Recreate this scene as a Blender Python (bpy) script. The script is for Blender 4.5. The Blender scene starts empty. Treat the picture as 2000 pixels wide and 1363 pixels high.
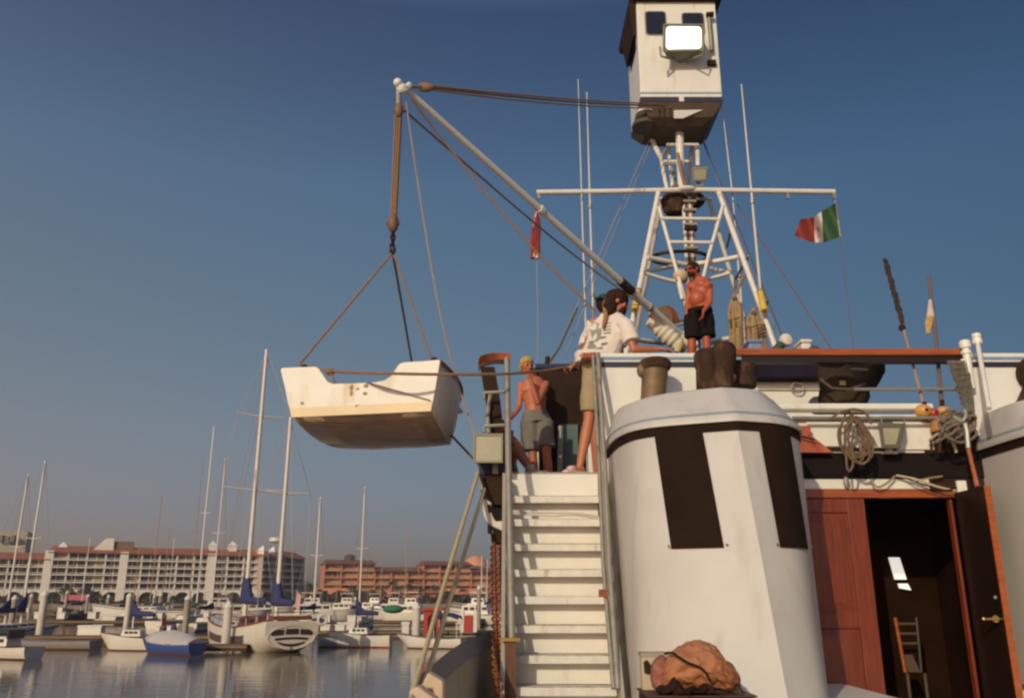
import bpy, bmesh, math, random
from mathutils import Vector, Matrix, noise
random.seed(7)
R = math.radians
C = bpy.context.scene.collection
SC = bpy.context.scene
# ---------------------------------------------------------------- camera, sky, sun, exposure
F = 30.0 / 36.0 * 2000.0
PITCH = 16.2
cam_d = bpy.data.cameras.new('camera')
cam = bpy.data.objects.new('camera', cam_d); C.objects.link(cam)
cam_d.lens = 30.0; cam_d.sensor_width = 36.0; cam_d.clip_start = 0.1; cam_d.clip_end = 6000
cam.location = (0, 0, 0); cam.rotation_euler = (R(90 + PITCH), 0, 0)
SC.camera = cam
SUN_EL, SUN_AZ = 21.0, 206.0
w = bpy.data.worlds.new('World'); SC.world = w; w.use_nodes = True
nt = w.node_tree; nt.nodes.clear()
out = nt.nodes.new('ShaderNodeOutputWorld'); bg = nt.nodes.new('ShaderNodeBackground')
sky = nt.nodes.new('ShaderNodeTexSky'); sky.sky_type = 'NISHITA'; sky.sun_disc = False
sky.sun_elevation = R(SUN_EL); sky.sun_rotation = R(SUN_AZ)
sky.air_density = 1.0; sky.dust_density = 1.5; sky.ozone_density = 4.0
geo = nt.nodes.new('ShaderNodeTexCoord'); sep = nt.nodes.new('ShaderNodeSeparateXYZ')
nt.links.new(geo.outputs['Generated'], sep.inputs[0])
ramp = nt.nodes.new('ShaderNodeValToRGB')
cr = ramp.color_ramp
SKY_STOPS = [(0, (0.340, 0.262, 0.275, 1)), (0.08, (0.391, 0.293, 0.290, 1)), (0.18, (0.475, 0.371, 0.313, 1)), (0.34, (0.508, 0.462, 0.380, 1)), (0.45, (0.523, 0.515, 0.462, 1)), (0.61, (0.392, 0.370, 0.389, 1)), (0.78, (1.700, 1.420, 1.250, 1))]  # last stop brightens the unseen zenith to fill the shade
cr.elements[0].position = SKY_STOPS[0][0]; cr.elements[0].color = SKY_STOPS[0][1]
cr.elements[1].position = SKY_STOPS[-1][0]; cr.elements[1].color = SKY_STOPS[-1][1]
for p_, c_ in SKY_STOPS[1:-1]:
    e = cr.elements.new(p_); e.color = c_
nt.links.new(sep.outputs['Z'], ramp.inputs[0])
mul = nt.nodes.new('ShaderNodeMix'); mul.data_type = 'RGBA'; mul.blend_type = 'MULTIPLY'
mul.inputs['Factor'].default_value = 1.0
nt.links.new(sky.outputs[0], mul.inputs['A']); nt.links.new(ramp.outputs[0], mul.inputs['B'])
cmb = nt.nodes.new('ShaderNodeCombineColor')
for i_, k_ in enumerate((.95, .63, .42)):      # the sky is paler on the sun's side
    m1 = nt.nodes.new('ShaderNodeMath'); m1.operation = 'MULTIPLY'; m1.inputs[1].default_value = -k_; nt.links.new(sep.outputs['X'], m1.inputs[0])
    m2 = nt.nodes.new('ShaderNodeMath'); m2.operation = 'EXPONENT'; nt.links.new(m1.outputs[0], m2.inputs[0]); nt.links.new(m2.outputs[0], cmb.inputs[i_])
mul2 = nt.nodes.new('ShaderNodeMix'); mul2.data_type = 'RGBA'; mul2.blend_type = 'MULTIPLY'; mul2.inputs['Factor'].default_value = 1.0
nt.links.new(mul.outputs['Result'], mul2.inputs['A']); nt.links.new(cmb.outputs[0], mul2.inputs['B'])
nt.links.new(mul2.outputs['Result'], bg.inputs['Color']); bg.inputs['Strength'].default_value = 0.15
nt.links.new(bg.outputs[0], out.inputs[0])
sd = bpy.data.lights.new('sun', 'SUN'); sun = bpy.data.objects.new('sun', sd); C.objects.link(sun)
sd.energy = 2.2; sd.angle = R(0.6); sd.color = (1.0, .90, .65)
sv = Vector((math.sin(R(SUN_AZ)) * math.cos(R(SUN_EL)), math.cos(R(SUN_AZ)) * math.cos(R(SUN_EL)), math.sin(R(SUN_EL))))
sun.rotation_euler = (-sv).to_track_quat('-Z', 'Y').to_euler()
SC.view_settings.view_transform = 'Standard'; SC.view_settings.look = 'None'
SC.view_settings.exposure = 0.0; SC.view_settings.gamma = 1.0
SC.cycles.filter_width = 2.4
SC.cycles.max_bounces = 6

# ---------------------------------------------------------------- helpers
def at(px, py, Y):
    """world point at depth Y that lies under a spot of the 2000 x 1363 photo (used to measure, Y is the real distance)"""
    a = R(PITCH) + math.atan((681.5 - py) / F)
    z = Y * math.tan(a)
    d = Y * math.cos(R(PITCH)) + z * math.sin(R(PITCH))
    return Vector(((px - 1000) / F * d, Y, z))
def onz(px, py, z):
    a = R(PITCH) + math.atan((681.5 - py) / F)
    return at(px, py, z / math.tan(a))

MATS = {}
def mat(name, col, rough=0.55, metal=0.0, var=0.10, scale=4.0, bump=0.0, bscale=40.0, stain=None, emit=None, spec=0.5, coat=0.0, stretch=None, sfac=0.5, sscale=(2.2, 2.2, .7)):
    if name in MATS: return MATS[name]
    m = bpy.data.materials.new(name); m.use_nodes = True
    n = m.node_tree; b = n.nodes['Principled BSDF']
    b.inputs['Roughness'].default_value = rough; b.inputs['Metallic'].default_value = metal
    b.inputs['Specular IOR Level'].default_value = spec; b.inputs['Coat Weight'].default_value = coat
    tc = n.nodes.new('ShaderNodeTexCoord'); src = tc.outputs['Object']
    if stretch:
        mp = n.nodes.new('ShaderNodeMapping'); mp.inputs['Scale'].default_value = stretch
        n.links.new(src, mp.inputs[0]); src = mp.outputs[0]
    nz = n.nodes.new('ShaderNodeTexNoise'); nz.inputs['Scale'].default_value = scale; nz.inputs['Detail'].default_value = 6
    nz.inputs['Roughness'].default_value = .65
    n.links.new(src, nz.inputs['Vector'])
    rp = n.nodes.new('ShaderNodeValToRGB'); rp.color_ramp.elements[0].position = .3; rp.color_ramp.elements[1].position = .7
    lo = [max(0, c * (1 - var)) for c in col]; hi = [min(1, c * (1 + var)) for c in col]
    rp.color_ramp.elements[0].color = (*lo, 1); rp.color_ramp.elements[1].color = (*hi, 1)
    n.links.new(nz.outputs['Fac'], rp.inputs[0]); co = rp.outputs[0]
    if stain:
        n2 = n.nodes.new('ShaderNodeTexNoise'); n2.inputs['Scale'].default_value = scale * .7; n2.inputs['Detail'].default_value = 8
        mp2 = n.nodes.new('ShaderNodeMapping'); mp2.inputs['Location'].default_value = (3.1, 7.7, 1.3)
        mp2.inputs['Scale'].default_value = sscale
        n.links.new(tc.outputs['Object'], mp2.inputs[0]); n.links.new(mp2.outputs[0], n2.inputs['Vector'])
        r2 = n.nodes.new('ShaderNodeValToRGB'); r2.color_ramp.elements[0].position = sfac; r2.color_ramp.elements[1].position = sfac + .22
        n.links.new(n2.outputs['Fac'], r2.inputs[0])
        mx = n.nodes.new('ShaderNodeMix'); mx.data_type = 'RGBA'
        n.links.new(r2.outputs[0], mx.inputs['Factor']); n.links.new(co, mx.inputs['A']); mx.inputs['B'].default_value = (*stain, 1)
        co = mx.outputs['Result']
    n.links.new(co, b.inputs['Base Color'])
    if bump:
        n3 = n.nodes.new('ShaderNodeTexNoise'); n3.inputs['Scale'].default_value = bscale; n3.inputs['Detail'].default_value = 4
        n.links.new(src, n3.inputs['Vector'])
        bp = n.nodes.new('ShaderNodeBump'); bp.inputs['Strength'].default_value = bump; bp.inputs['Distance'].default_value = .02
        n.links.new(n3.outputs['Fac'], bp.inputs['Height']); n.links.new(bp.outputs[0], b.inputs['Normal'])
    if emit:
        b.inputs['Emission Color'].default_value = (*emit[:3], 1); b.inputs['Emission Strength'].default_value = emit[3]
    MATS[name] = m; return m

class MB:
    def __init__(s): s.v = []; s.f = []; s.m = []; s.mi = 0
    def add(s, vs, fs):
        o = len(s.v); s.v += [Vector(p) for p in vs]
        for f in fs: s.f.append([i + o for i in f]); s.m.append(s.mi)
        return s
    def box(s, lo, hi, M=None, top=None):
        x0, y0, z0 = lo; x1, y1, z1 = hi
        vs = [Vector(p) for p in ((x0,y0,z0),(x1,y0,z0),(x1,y1,z0),(x0,y1,z0),(x0,y0,z1),(x1,y0,z1),(x1,y1,z1),(x0,y1,z1))]
        if top:
            cx, cy = (x0+x1)/2, (y0+y1)/2
            for i in range(4, 8): vs[i].x = cx + (vs[i].x-cx)*top; vs[i].y = cy + (vs[i].y-cy)*top
        if M: vs = [M @ v for v in vs]
        return s.add(vs, [(0,3,2,1),(4,5,6,7),(0,1,5,4),(1,2,6,5),(2,3,7,6),(3,0,4,7)])
    def hexa(s, p):   # 8 corner points: bottom 4, top 4
        return s.add(p, [(0,3,2,1),(4,5,6,7),(0,1,5,4),(1,2,6,5),(2,3,7,6),(3,0,4,7)])
    def tube(s, pts, r, n=8, caps=True):
        pts = [Vector(p) for p in pts]; k = len(pts)
        rs = r if isinstance(r, (list, tuple)) else [r] * k
        rings = []; up = None
        for i, p in enumerate(pts):
            t = (pts[min(i+1, k-1)] - pts[max(i-1, 0)])
            if t.length < 1e-9: t = Vector((0,0,1))
            t.normalize()
            if up is None:
                up = Vector((0,0,1)) if abs(t.z) < .9 else Vector((1,0,0))
            a = t.cross(up)
            if a.length < 1e-6: a = t.cross(Vector((0,1,0)))
            a.normalize(); b = t.cross(a).normalized(); up = -b if b.dot(up) < 0 else b
            rings.append([p + (a*math.cos(2*math.pi*j/n) + b*math.sin(2*math.pi*j/n)) * rs[i] for j in range(n)])
        return s.loft(rings, True, caps)
    def loft(s, rings, closed=True, caps=True):
        n = len(rings[0]); vs = [p for r_ in rings for p in r_]; fs = []
        for i in range(len(rings)-1):
            for j in range(n if closed else n-1):
                j2 = (j+1) % n
                fs.append((i*n+j, i*n+j2, (i+1)*n+j2, (i+1)*n+j))
        if caps and closed:
            fs.append(tuple(reversed(range(n)))); fs.append(tuple((len(rings)-1)*n+j for j in range(n)))
        return s.add(vs, fs)
    def lathe(s, c, prof, n=16, axis=None):   # prof: (radius, height) along axis
        ax = Vector(axis or (0,0,1)).normalized()
        a = ax.orthogonal().normalized(); b = ax.cross(a); c = Vector(c)
        return s.loft([[c + ax*h + (a*math.cos(2*math.pi*j/n)+b*math.sin(2*math.pi*j/n))*max(r_, 1e-4) for j in range(n)] for r_, h in prof], True, True)
    def ell(s, c, r, n=14, m=9, M=None):
        c = Vector(c); rings = []
        for i in range(m+1):
            th = math.pi*i/m
            ring = [Vector((r[0]*max(math.sin(th),1e-3)*math.cos(2*math.pi*j/n), r[1]*max(math.sin(th),1e-3)*math.sin(2*math.pi*j/n), -r[2]*math.cos(th))) for j in range(n)]
            rings.append([c + ((M @ p) if M else p) for p in ring])
        return s.loft(rings, True, True)
    def prism(s, pts, vec):
        vec = Vector(vec); pts = [Vector(p) for p in pts]; n = len(pts)
        return s.add(pts + [p + vec for p in pts], [tuple(range(n)), tuple(reversed(range(n, 2*n)))] + [(i, i+n, (i+1)%n+n, (i+1)%n) for i in range(n)])
    def grid(s, rows):
        n = len(rows[0])
        return s.add([p for r_ in rows for p in r_], [(i*n+j, i*n+j+1, (i+1)*n+j+1, (i+1)*n+j) for i in range(len(rows)-1) for j in range(n-1)])
    def mesh(s, name, mats, smooth=False):
        me = bpy.data.meshes.new(name)
        me.from_pydata([tuple(v) for v in s.v], [], s.f)
        for m_ in (mats if isinstance(mats, (list, tuple)) else [mats]): me.materials.append(m_)
        me.polygons.foreach_set('material_index', s.m)
        bm = bmesh.new(); bm.from_mesh(me); bmesh.ops.recalc_face_normals(bm, faces=bm.faces); bm.to_mesh(me); bm.free()
        if smooth:
            me.polygons.foreach_set('use_smooth', [True]*len(me.polygons))
            try: me.set_sharp_from_angle(angle=R(38))
            except Exception: pass
        me.update(); return me
    def build(s, name, mats, parent=None, smooth=False, bevel=0, **kw):
        o = bpy.data.objects.new(name, s.mesh(name, mats, smooth)); C.objects.link(o)
        if parent: hang(o, parent)
        if bevel:
            bv = o.modifiers.new('bevel', 'BEVEL'); bv.width = bevel; bv.segments = 2; bv.limit_method = 'ANGLE'
        if kw: tag(o, **kw)
        return o
ORG = {}
def hang(o, parent):
    o.parent = parent
    g = parent
    o.matrix_parent_inverse = Matrix.Translation(-ORG.get(parent, Vector((0,0,0))))
def tag(o, label=None, cat=None, group=None, kind=None):
    if label: o['label'] = label
    if cat: o['category'] = cat
    if group: o['group'] = group
    if kind: o['kind'] = kind
    return o
def empty(name, loc, label, cat, group=None):
    o = bpy.data.objects.new(name, None); C.objects.link(o); o.location = Vector(loc); ORG[o] = Vector(loc)
    o.empty_display_size = .2
    return tag(o, label, cat, group)
def children_of(o): return [c for c in bpy.data.objects if c.parent == o]
def copy_tree(o, parent=None):
    c = o.copy(); C.objects.link(c)
    if parent: c.parent = parent
    for ch in children_of(o): copy_tree(ch, c)
    return c
def sag(a, b, s=0.0, n=10):
    a = Vector(a); b = Vector(b)
    return [a.lerp(b, i/n) - Vector((0,0,1))*s*4*(i/n)*(1-i/n) for i in range(n+1)]
def spline(pts, n=6):
    pts = [Vector(p) for p in pts]; res = []
    P = [pts[0]] + pts + [pts[-1]]
    for i in range(1, len(P)-2):
        for k in range(n):
            t = k/n
            res.append(.5*((2*P[i]) + (-P[i-1]+P[i+1])*t + (2*P[i-1]-5*P[i]+4*P[i+1]-P[i+2])*t*t + (-P[i-1]+3*P[i]-3*P[i+1]+P[i+2])*t**3))
    res.append(pts[-1]); return res
def rbox(name, lo, hi, m, parent=None, bevel=.008, **kw):
    return MB().box(lo, hi).build(name, m, parent, bevel=bevel, **kw)

# ---------------------------------------------------------------- materials
WHITE = mat('white_gloss_paint', (.80,.76,.68), .38, var=.05, scale=2.0, stain=(.62,.50,.36), sfac=.58, bump=.08, bscale=18, sscale=(5, 5, .6))
CREAM = mat('aged_white_paint', (.80,.75,.66), .5, var=.06, scale=3.0, stain=(.52,.40,.25), sfac=.63, bump=.08, bscale=25)
PIPEW = mat('white_pipe_paint', (.74,.68,.60), .45, var=.08, scale=8.0, stain=(.40,.24,.13), sfac=.60)
FUNN = mat('pale_grey_paint', (.56,.51,.46), .5, var=.06, scale=1.6, stain=(.47,.41,.345), sfac=.56, bump=.10, bscale=9, sscale=(7, 7, .45))
NAVY = mat('navy_paint', (.035,.030,.055), .4, var=.15)
BLUEP = mat('light_blue_stripe_paint', (.20,.30,.42), .45)
SMOKE = mat('black_louvre_paint', (.022,.012,.008), .9, var=.2, spec=.08)
DARKB = mat('dark_brown_shadowy_paint', (.038,.020,.013), .8, var=.25, spec=.12)  # dark brown paint; also carries painted shade on port wing and corner
VARN = mat('varnished_teak', (.36,.085,.022), .25, var=.3, scale=3, stretch=(1,12,12), coat=.5, bump=.1, bscale=30)
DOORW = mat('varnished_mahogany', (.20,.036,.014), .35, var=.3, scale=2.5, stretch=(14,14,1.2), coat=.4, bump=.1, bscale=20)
DARKW = mat('shade_darkened_mahogany', (.018,.008,.0055), .45, var=.3, scale=2.5, stretch=(14,14,1.2))  # mahogany darkened to carry the shade on open leaf and under rail
STEEL = mat('weathered_galvanised_steel', (.30,.27,.22), .5, metal=.3, var=.15, scale=12, stain=(.17,.10,.06), sfac=.6)
RUST = mat('rusty_steel', (.25,.075,.030), .85, var=.45, scale=25, bump=.4, bscale=60)
SOOT = mat('sooty_exhaust_steel', (.048,.024,.016), .85, spec=.15, var=.35, scale=8, bump=.2, stain=(.13,.075,.04))
PIPEB = mat('heat_browned_steel', (.20,.125,.065), .6, var=.3, scale=6, metal=.3)
ROPE = mat('tan_manila_rope', (.30,.17,.09), .9, var=.25, scale=60, bump=.5, bscale=180)
ROPEC = mat('cream_mooring_rope', (.52,.40,.22), .85, var=.15, scale=40, bump=.5, bscale=160)
ROPED = mat('dark_weathered_rope', (.13,.09,.065), .9, var=.3, scale=60, bump=.4, bscale=160)
ROPEK = mat('khaki_coiled_rope', (.36,.24,.12), .9, var=.3, scale=30, bump=.6, bscale=120)
HOSE = mat('white_rubber_hose', (.62,.55,.47), .5)
CANV = mat('dark_blue_canvas', (.030,.034,.075), .85, var=.3, scale=6, bump=.3, bscale=40)
CANVK = mat('black_canvas', (.022,.014,.010), .9, spec=.1, var=.3, scale=6, bump=.4, bscale=25)
CANVO = mat('olive_canvas', (.050,.034,.020), .9, spec=.1, var=.4, scale=5, bump=.4, bscale=20)
GLASS = mat('dark_window_glass', (.02,.022,.035), .12, var=.1, spec=.6)
REFL = mat('lamp_reflector', (.45,.42,.30), .25, metal=.6)
LAMPG = mat('lamp_housing_paint', (.25,.23,.15), .5, var=.1)
GLINT = mat('sun_glint_lamp_glass', (.9,.95,.9), .2, emit=(.93,1.0,.93,3.0))  # emission stands in for sun reflected by the glass
LENS = mat('unlit_frosted_lamp_glass', (.42,.38,.27), .2, var=.12, scale=5, coat=.4)
DINGW = mat('chalky_white_fibreglass', (.82,.76,.66), .5, var=.05, scale=3, stain=(.64,.50,.31), sfac=.54, bump=.05)
DINGB = mat('worn_brown_bottom_paint', (.52,.34,.23), .30, var=.3, scale=3, stretch=(1,6,6), stain=(.62,.46,.32), sfac=.55, coat=.2)
BEIGE = mat('beige_paint', (.60,.44,.30), .6, var=.08)
GREYP = mat('grey_deck_paint', (.34,.29,.22), .6, var=.12, scale=3, stain=(.25,.18,.10), sfac=.6, bump=.1)
GREYC = mat('slate_grey_cap_paint', (.16,.14,.145), .6, var=.12, scale=5)
BRASS = mat('polished_brass', (.62,.40,.14), .25, metal=.9)
PLASTY = mat('yellow_plastic', (.65,.42,.06), .5)
TEAL = mat('faded_teal_paint', (.085,.13,.11), .6, var=.2)
# ---------------------------------------------------------------- water, quay, sky air
WZ = -3.5
wm = bpy.data.materials.new('harbour_water'); wm.use_nodes = True
n_ = wm.node_tree; b_ = n_.nodes['Principled BSDF']
b_.inputs['Base Color'].default_value = (.13, .095, .065, 1); b_.inputs['Roughness'].default_value = .035
b_.inputs['IOR'].default_value = 1.33; b_.inputs['Specular IOR Level'].default_value = .7
tc = n_.nodes.new('ShaderNodeTexCoord'); mp = n_.nodes.new('ShaderNodeMapping'); mp.inputs['Scale'].default_value = (.35, 1.1, 1)
nz = n_.nodes.new('ShaderNodeTexNoise'); nz.inputs['Scale'].default_value = 1.3; nz.inputs['Detail'].default_value = 5; nz.inputs['Roughness'].default_value = .55
bp = n_.nodes.new('ShaderNodeBump'); bp.inputs['Strength'].default_value = .36; bp.inputs['Distance'].default_value = .05
n_.links.new(tc.outputs['Object'], mp.inputs[0]); n_.links.new(mp.outputs[0], nz.inputs['Vector']); n_.links.new(nz.outputs['Fac'], bp.inputs['Height']); n_.links.new(bp.outputs[0], b_.inputs['Normal'])
MB().add([(-480,-60,WZ),(480,-60,WZ),(480,700,WZ),(-480,700,WZ)], [(0,1,2,3)]).build('water', wm, kind='structure')
QUAY = mat('quay_ground', (.20,.15,.11), .9, var=.3, scale=.2)
MB().box((-470,300,-6),(470,690,-2.1)).build('ground', QUAY, kind='structure')
MB().box((-16,-40,-4.2),(14,4.35,-1.62)).build('bounce_quay_slab', mat('bounce_concrete',(.55,.47,.38),.9,var=.12,scale=1.0,stain=(.42,.34,.26),sfac=.6,bump=.2), kind='structure')  # unseen slab added to bounce sunlight upward as fill
HILL = mat('hazy_hill', (.12,.12,.12), 1.0, var=.2, scale=.01)

# ---------------------------------------------------------------- hotels
HWALL = mat('hotel_pale_stucco', (.84,.74,.62), .85, var=.08, scale=.3)
HROOF = mat('hotel_clay_tiles', (.34,.10,.05), .85, var=.25, scale=1.5, bump=.3, bscale=4)
HDARK = mat('dark_glass_and_arcade_shade', (.055,.032,.022), .4, var=.5, scale=.5)  # dark window glass, also used to paint shade behind the arches
HRAIL = mat('hotel_balcony_white', (.86,.78,.68), .8, var=.08, scale=.5)
OWALL = mat('orange_stucco', (.56,.20,.10), .85, var=.12, scale=.3)
ORAIL = mat('orange_balcony', (.66,.28,.15), .85, var=.12, scale=.5)
OROOF = mat('brown_clay_tiles', (.20,.075,.045), .85, var=.25, scale=1.5)
OWIN = mat('curtained_hotel_glass', (.36,.25,.15), .5, var=.5, scale=.6)
TERRA = mat('terracotta_canopy', (.62,.22,.12), .85, var=.1)
def frame_m(p0, p1):
    u = (p1 - p0); L = u.length; u.normalize(); v = Vector((u.y, -u.x, 0))
    if v.y > 0: v = -v
    M = Matrix(((u.x, v.x, 0, p0.x), (u.y, v.y, 0, p0.y), (0, 0, 1, 0), (0, 0, 0, 1)))
    return M, L
def hotel(name, p0, p1, z0, floors, fh, base, nb, wallm, railm, roofm, winm, label, steps=None, arcade=True, depth=16, roofh=2.6, pier=None):
    M, L = frame_m(p0, p1); bw = L / nb
    e = empty(name, (p0.x, p0.y, z0), label, 'hotel')
    ztop = [base + fh * (floors if not steps else steps[i]) for i in range(nb)]
    wl = MB()
    for i in range(nb):
        wl.box((i*bw, -depth, z0), ((i+1)*bw - .02, -1.8, ztop[i]), M)
    for i in range(nb + 1):                       # cross walls between bays
        t_ = ztop[min(i, nb-1)]
        wl.box((i*bw-.22, -1.8, z0), (i*bw+.22, 0.02, t_), M)
        if pier and i in pier: wl.box((i*bw-1.5, -1.75, z0), (i*bw+1.5, .5, t_+.6), M)
    wl.build('wall', wallm, e)
    if arcade:
        ar = MB()
        for i in range(nb):
            x0 = i*bw; n = 10; h0 = z0; h1 = base; s = z0 + (h1-z0)*.35
            rr = bw*.5 - .5
            pts = [(x0+.23, .32, h1), (x0+.23, .32, h0), (x0+.5, .32, h0)]
            for k in range(n+1):
                an = math.pi - math.pi*k/n
                pts.append((x0+bw/2+rr*math.cos(an), .32, s + (h1-.7-s)*math.sin(an)))
            pts += [(x0+bw-.5, .32, h0), (x0+bw-.23, .32, h0), (x0+bw-.23, .32, h1)]
            n2 = len(pts)
            # strip triangles between arch and lintel
            ar.prism([M @ Vector(p) for p in pts], M.to_3x3() @ Vector((0, -.4, 0)))
        ar.build('arcade', wallm, e); MB().box((.3,-1.78,z0),(L-.3,-1.5,base-.3),M).build('arcade_shade_panel', HDARK, e)  # dark panel paints the shade behind the arches
    proto_b = {}
    for f in range(floors if not steps else max(steps)):
        for i in range(nb):
            if steps and f >= steps[i]: continue
            z = base + f*fh
            b = MB().box((i*bw+.24, -1.78, z-.18), (i*bw+bw-.24, .35, z+.22), M)
            b.box((i*bw+.24, .22, z+.62), (i*bw+bw-.24, .30, z+.78), M)
            b.build('balcony', railm, e)
            wn = MB().box((i*bw+.40, -1.85, z+.25), (i*bw+bw*.47, -1.72, z+fh-.25), M)
            wn.box((i*bw+bw*.53, -1.85, z+.25), (i*bw+bw-.40, -1.72, z+fh-.25), M)
            wn.build('window', winm if random.random() < .85 else (OWIN if winm is HDARK else HDARK), e)
    # roofs, one per run of equal height
    i = 0
    while i < nb:
        j = i
        while j < nb and ztop[j] == ztop[i]: j += 1
        zz = ztop[i]; x0, x1 = i*bw - .6, j*bw + .6
        r_ = MB()
        a = [(x0, 1.0, zz-.1), (x1, 1.0, zz-.1), (x1, -depth-.5, zz-.1), (x0, -depth-.5, zz-.1), (x0+1.4, -depth/2+3, zz+roofh), (x1-1.4, -depth/2+3, zz+roofh), (x1-1.4, -depth/2-3, zz+roofh), (x0+1.4, -depth/2-3, zz+roofh)]
        r_.hexa([M @ Vector(p) for p in a]); r_.build('roof', roofm, e)
        i = j
    return e, M, L, bw
Lh0 = at(-30, 1140, 328); Lh1 = at(505, 1140, 372)
e, M, L, bw = hotel('hotel', Vector((Lh0.x,Lh0.y,0)), Vector((Lh1.x,Lh1.y,0)), -2.1, 5, 2.8, 2.7, 15, HWALL, HRAIL, HROOF, HDARK,
    'long cream hotel with white balconies and red tiled roof across the marina', steps=[4,4,4]+[5]*12, pier=(3,7,12))
# roof turrets, stair tower of the hotel
for u_, s_, z_ in ((24,1.5,16.6),(44,1.2,16.8),(46.5,1.0,16.8),(88,1.6,18.6),(80,1.3,18.6)):
    tw = MB(); tw.box((u_-s_, -5-s_, z_), (u_+s_, -5+s_, z_+2.2), M); tw.loft([[M @ Vector((u_+a*s_*1.2, -5+b*s_*1.2, z_+2.19)) for a,b in ((-1,-1),(1,-1),(1,1),(-1,1))], [M @ Vector((u_+a*.15, -5+b*.15, z_+4.2)) for a,b in ((-1,-1),(1,-1),(1,1),(-1,1))]]); tw.build('turret', HWALL, e)
pr = MB(); pr.hexa([M @ Vector(p) for p in ((33,-12,16),(42,-12,16),(42,-2,16),(33,-2,16),(39,-12,22.5),(42,-12,22.5),(42,-2,22.5),(39,-2,22.5))]); pr.build('stair_tower', HWALL, e)
rbx = MB().box((42.1,-11,16),(49.5,-3,21.5), M).build('plant_room', mat('brown_plant_room',(.22,.13,.08),.9), e)
Lh2 = at(592, 1140, 400)
e2, M2, L2, bw2 = hotel('hotel', Vector((Lh1.x+1.5,Lh1.y-1,0)), Vector((Lh2.x,Lh2.y,0)), -2.1, 5, 2.8, 2.7, 4, mat('shaded_stucco',(.42,.33,.26),.85,var=.1,scale=.3), HRAIL, HROOF, HDARK,  # shade of the turned wing put into a darker stucco
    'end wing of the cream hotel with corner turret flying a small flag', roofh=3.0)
for u_ in (1.5, 9.0):
    tf = MB(); tf.box((u_-1.6,-3.2,16.4),(u_+1.6,.0,18.8), M2); tf.loft([[M2 @ Vector((u_+a*2, -1.6+b*2, 18.8)) for a,b in ((-1,-1),(1,-1),(1,1),(-1,1))], [M2 @ Vector((u_+a*.1, -1.6+b*.1, 21.2)) for a,b in ((-1,-1),(1,-1),(1,1),(-1,1))]]); tf.build('turret', HWALL, e2)
Ro0 = at(632, 1140, 366); Ro1 = at(1040, 1140, 394)
e3, M3, L3, bw3 = hotel('hotel', Vector((Ro0.x,Ro0.y,0)), Vector((Ro1.x,Ro1.y,0)), -2.1, 4, 2.8, 2.2, 13, OWALL, ORAIL, OROOF, OWIN,
    'orange stucco hotel with tiled roofs behind palm trees on the far shore', steps=[4,4,4,3,3,3,4,4,4,3,3,3,3], arcade=False, roofh=1.8)
for i in (0, 8): MB().hexa([M3 @ Vector(p) for p in ((i*bw3-6,4.5,1.2),(i*bw3+11,4.5,1.2),(i*bw3+11,.4,1.2),(i*bw3-6,.4,1.2),(i*bw3-4,3,3.6),(i*bw3+9,3,3.6),(i*bw3+9,.5,3.6),(i*bw3-4,.5,3.6))]).build('canopy_roof', TERRA, e3)
dm = MB().lathe(M3 @ Vector((67,-7,13.2)), [(5.5,0),(5.2,1.2),(4.0,3.0),(2.2,4.2),(.1,4.8)], 18).build('dome', ORAIL, e3, smooth=True)
wt = MB().lathe(M3 @ Vector((11,-6,14.6)), [(2.2,0),(2.4,.8),(2.4,2.2),(1.3,2.9)], 14).build('water_tank', mat('brown_tank',(.10,.06,.045),.8), e3, smooth=True)
bt = empty('tower_block', at(20, 1160, 420), 'plain beige tower block rising beyond the cream hotel roof', 'building')
t0 = at(-30, 1160, 400); t1 = at(36, 1160, 405); t2 = at(52, 1160, 425)
MB().hexa([Vector((t0.x,t0.y,-2)),Vector((t1.x,t1.y,-2)),Vector((t2.x,t2.y,-2)),Vector((t0.x,t2.y,-2)),Vector((t0.x,t0.y,29)),Vector((t1.x,t1.y,29.5)),Vector((t2.x,t2.y,29)),Vector((t0.x,t2.y,29))]).build('wall', mat('tower_beige',(.42,.36,.26),.85,var=.1,scale=.2), bt)
for k in range(3):
    q = at(3+11*k, 1045 + 3*(k%2), 399.4)
    MB().box((q.x-.9,q.y-.2,q.z-3),(q.x+.9,q.y+1.5,q.z)).build('window', HDARK, bt)

# ---------------------------------------------------------------- trees
LEAF = mat('dull_green_leaves', (.055,.050,.025), .8, var=.5, scale=.8)
PALMG = mat('palm_fronds', (.060,.055,.028), .8, var=.4, scale=.5)
BARK = mat('tree_bark', (.12,.08,.055), .9, var=.3)
def palm(p, h, label, grp='palm trees on the far quay'):
    e = empty('palm_tree', p, label, 'palm tree', grp)
    MB().tube([p, p+Vector((.15,0,h*.5)), p+Vector((0,.1,h))], [.28,.2,.17], 7).build('trunk', BARK, e)
    cw = MB(); c = p + Vector((0,.1,h))
    for k in range(15):
        a = k*2.4 + random.random()*.4; el = random.uniform(-.3, .9); L = random.uniform(1.8, 2.5)
        d = Vector((math.cos(a), math.sin(a), 0)); sd_ = Vector((-d.y, d.x, 0)); pts = []
        for t in range(6):
            u = t/5
            pts.append(c + d*L*u*math.cos(el*(1-u)) + Vector((0,0, L*(math.sin(el)*u - .75*u*u))))
        for t in range(5):
            wd = .34*(1 - abs(t/5-.4)); a_, b2 = pts[t], pts[t+1]
            for s_ in (-1, 1):
                cw.add([a_, b2, b2 + sd_*s_*wd + Vector((0,0,-.28)), a_ + sd_*s_*wd*.9 + Vector((0,0,-.22))], [(0,1,2,3)])
    cw.build('crown', PALMG, e); return e
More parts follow.
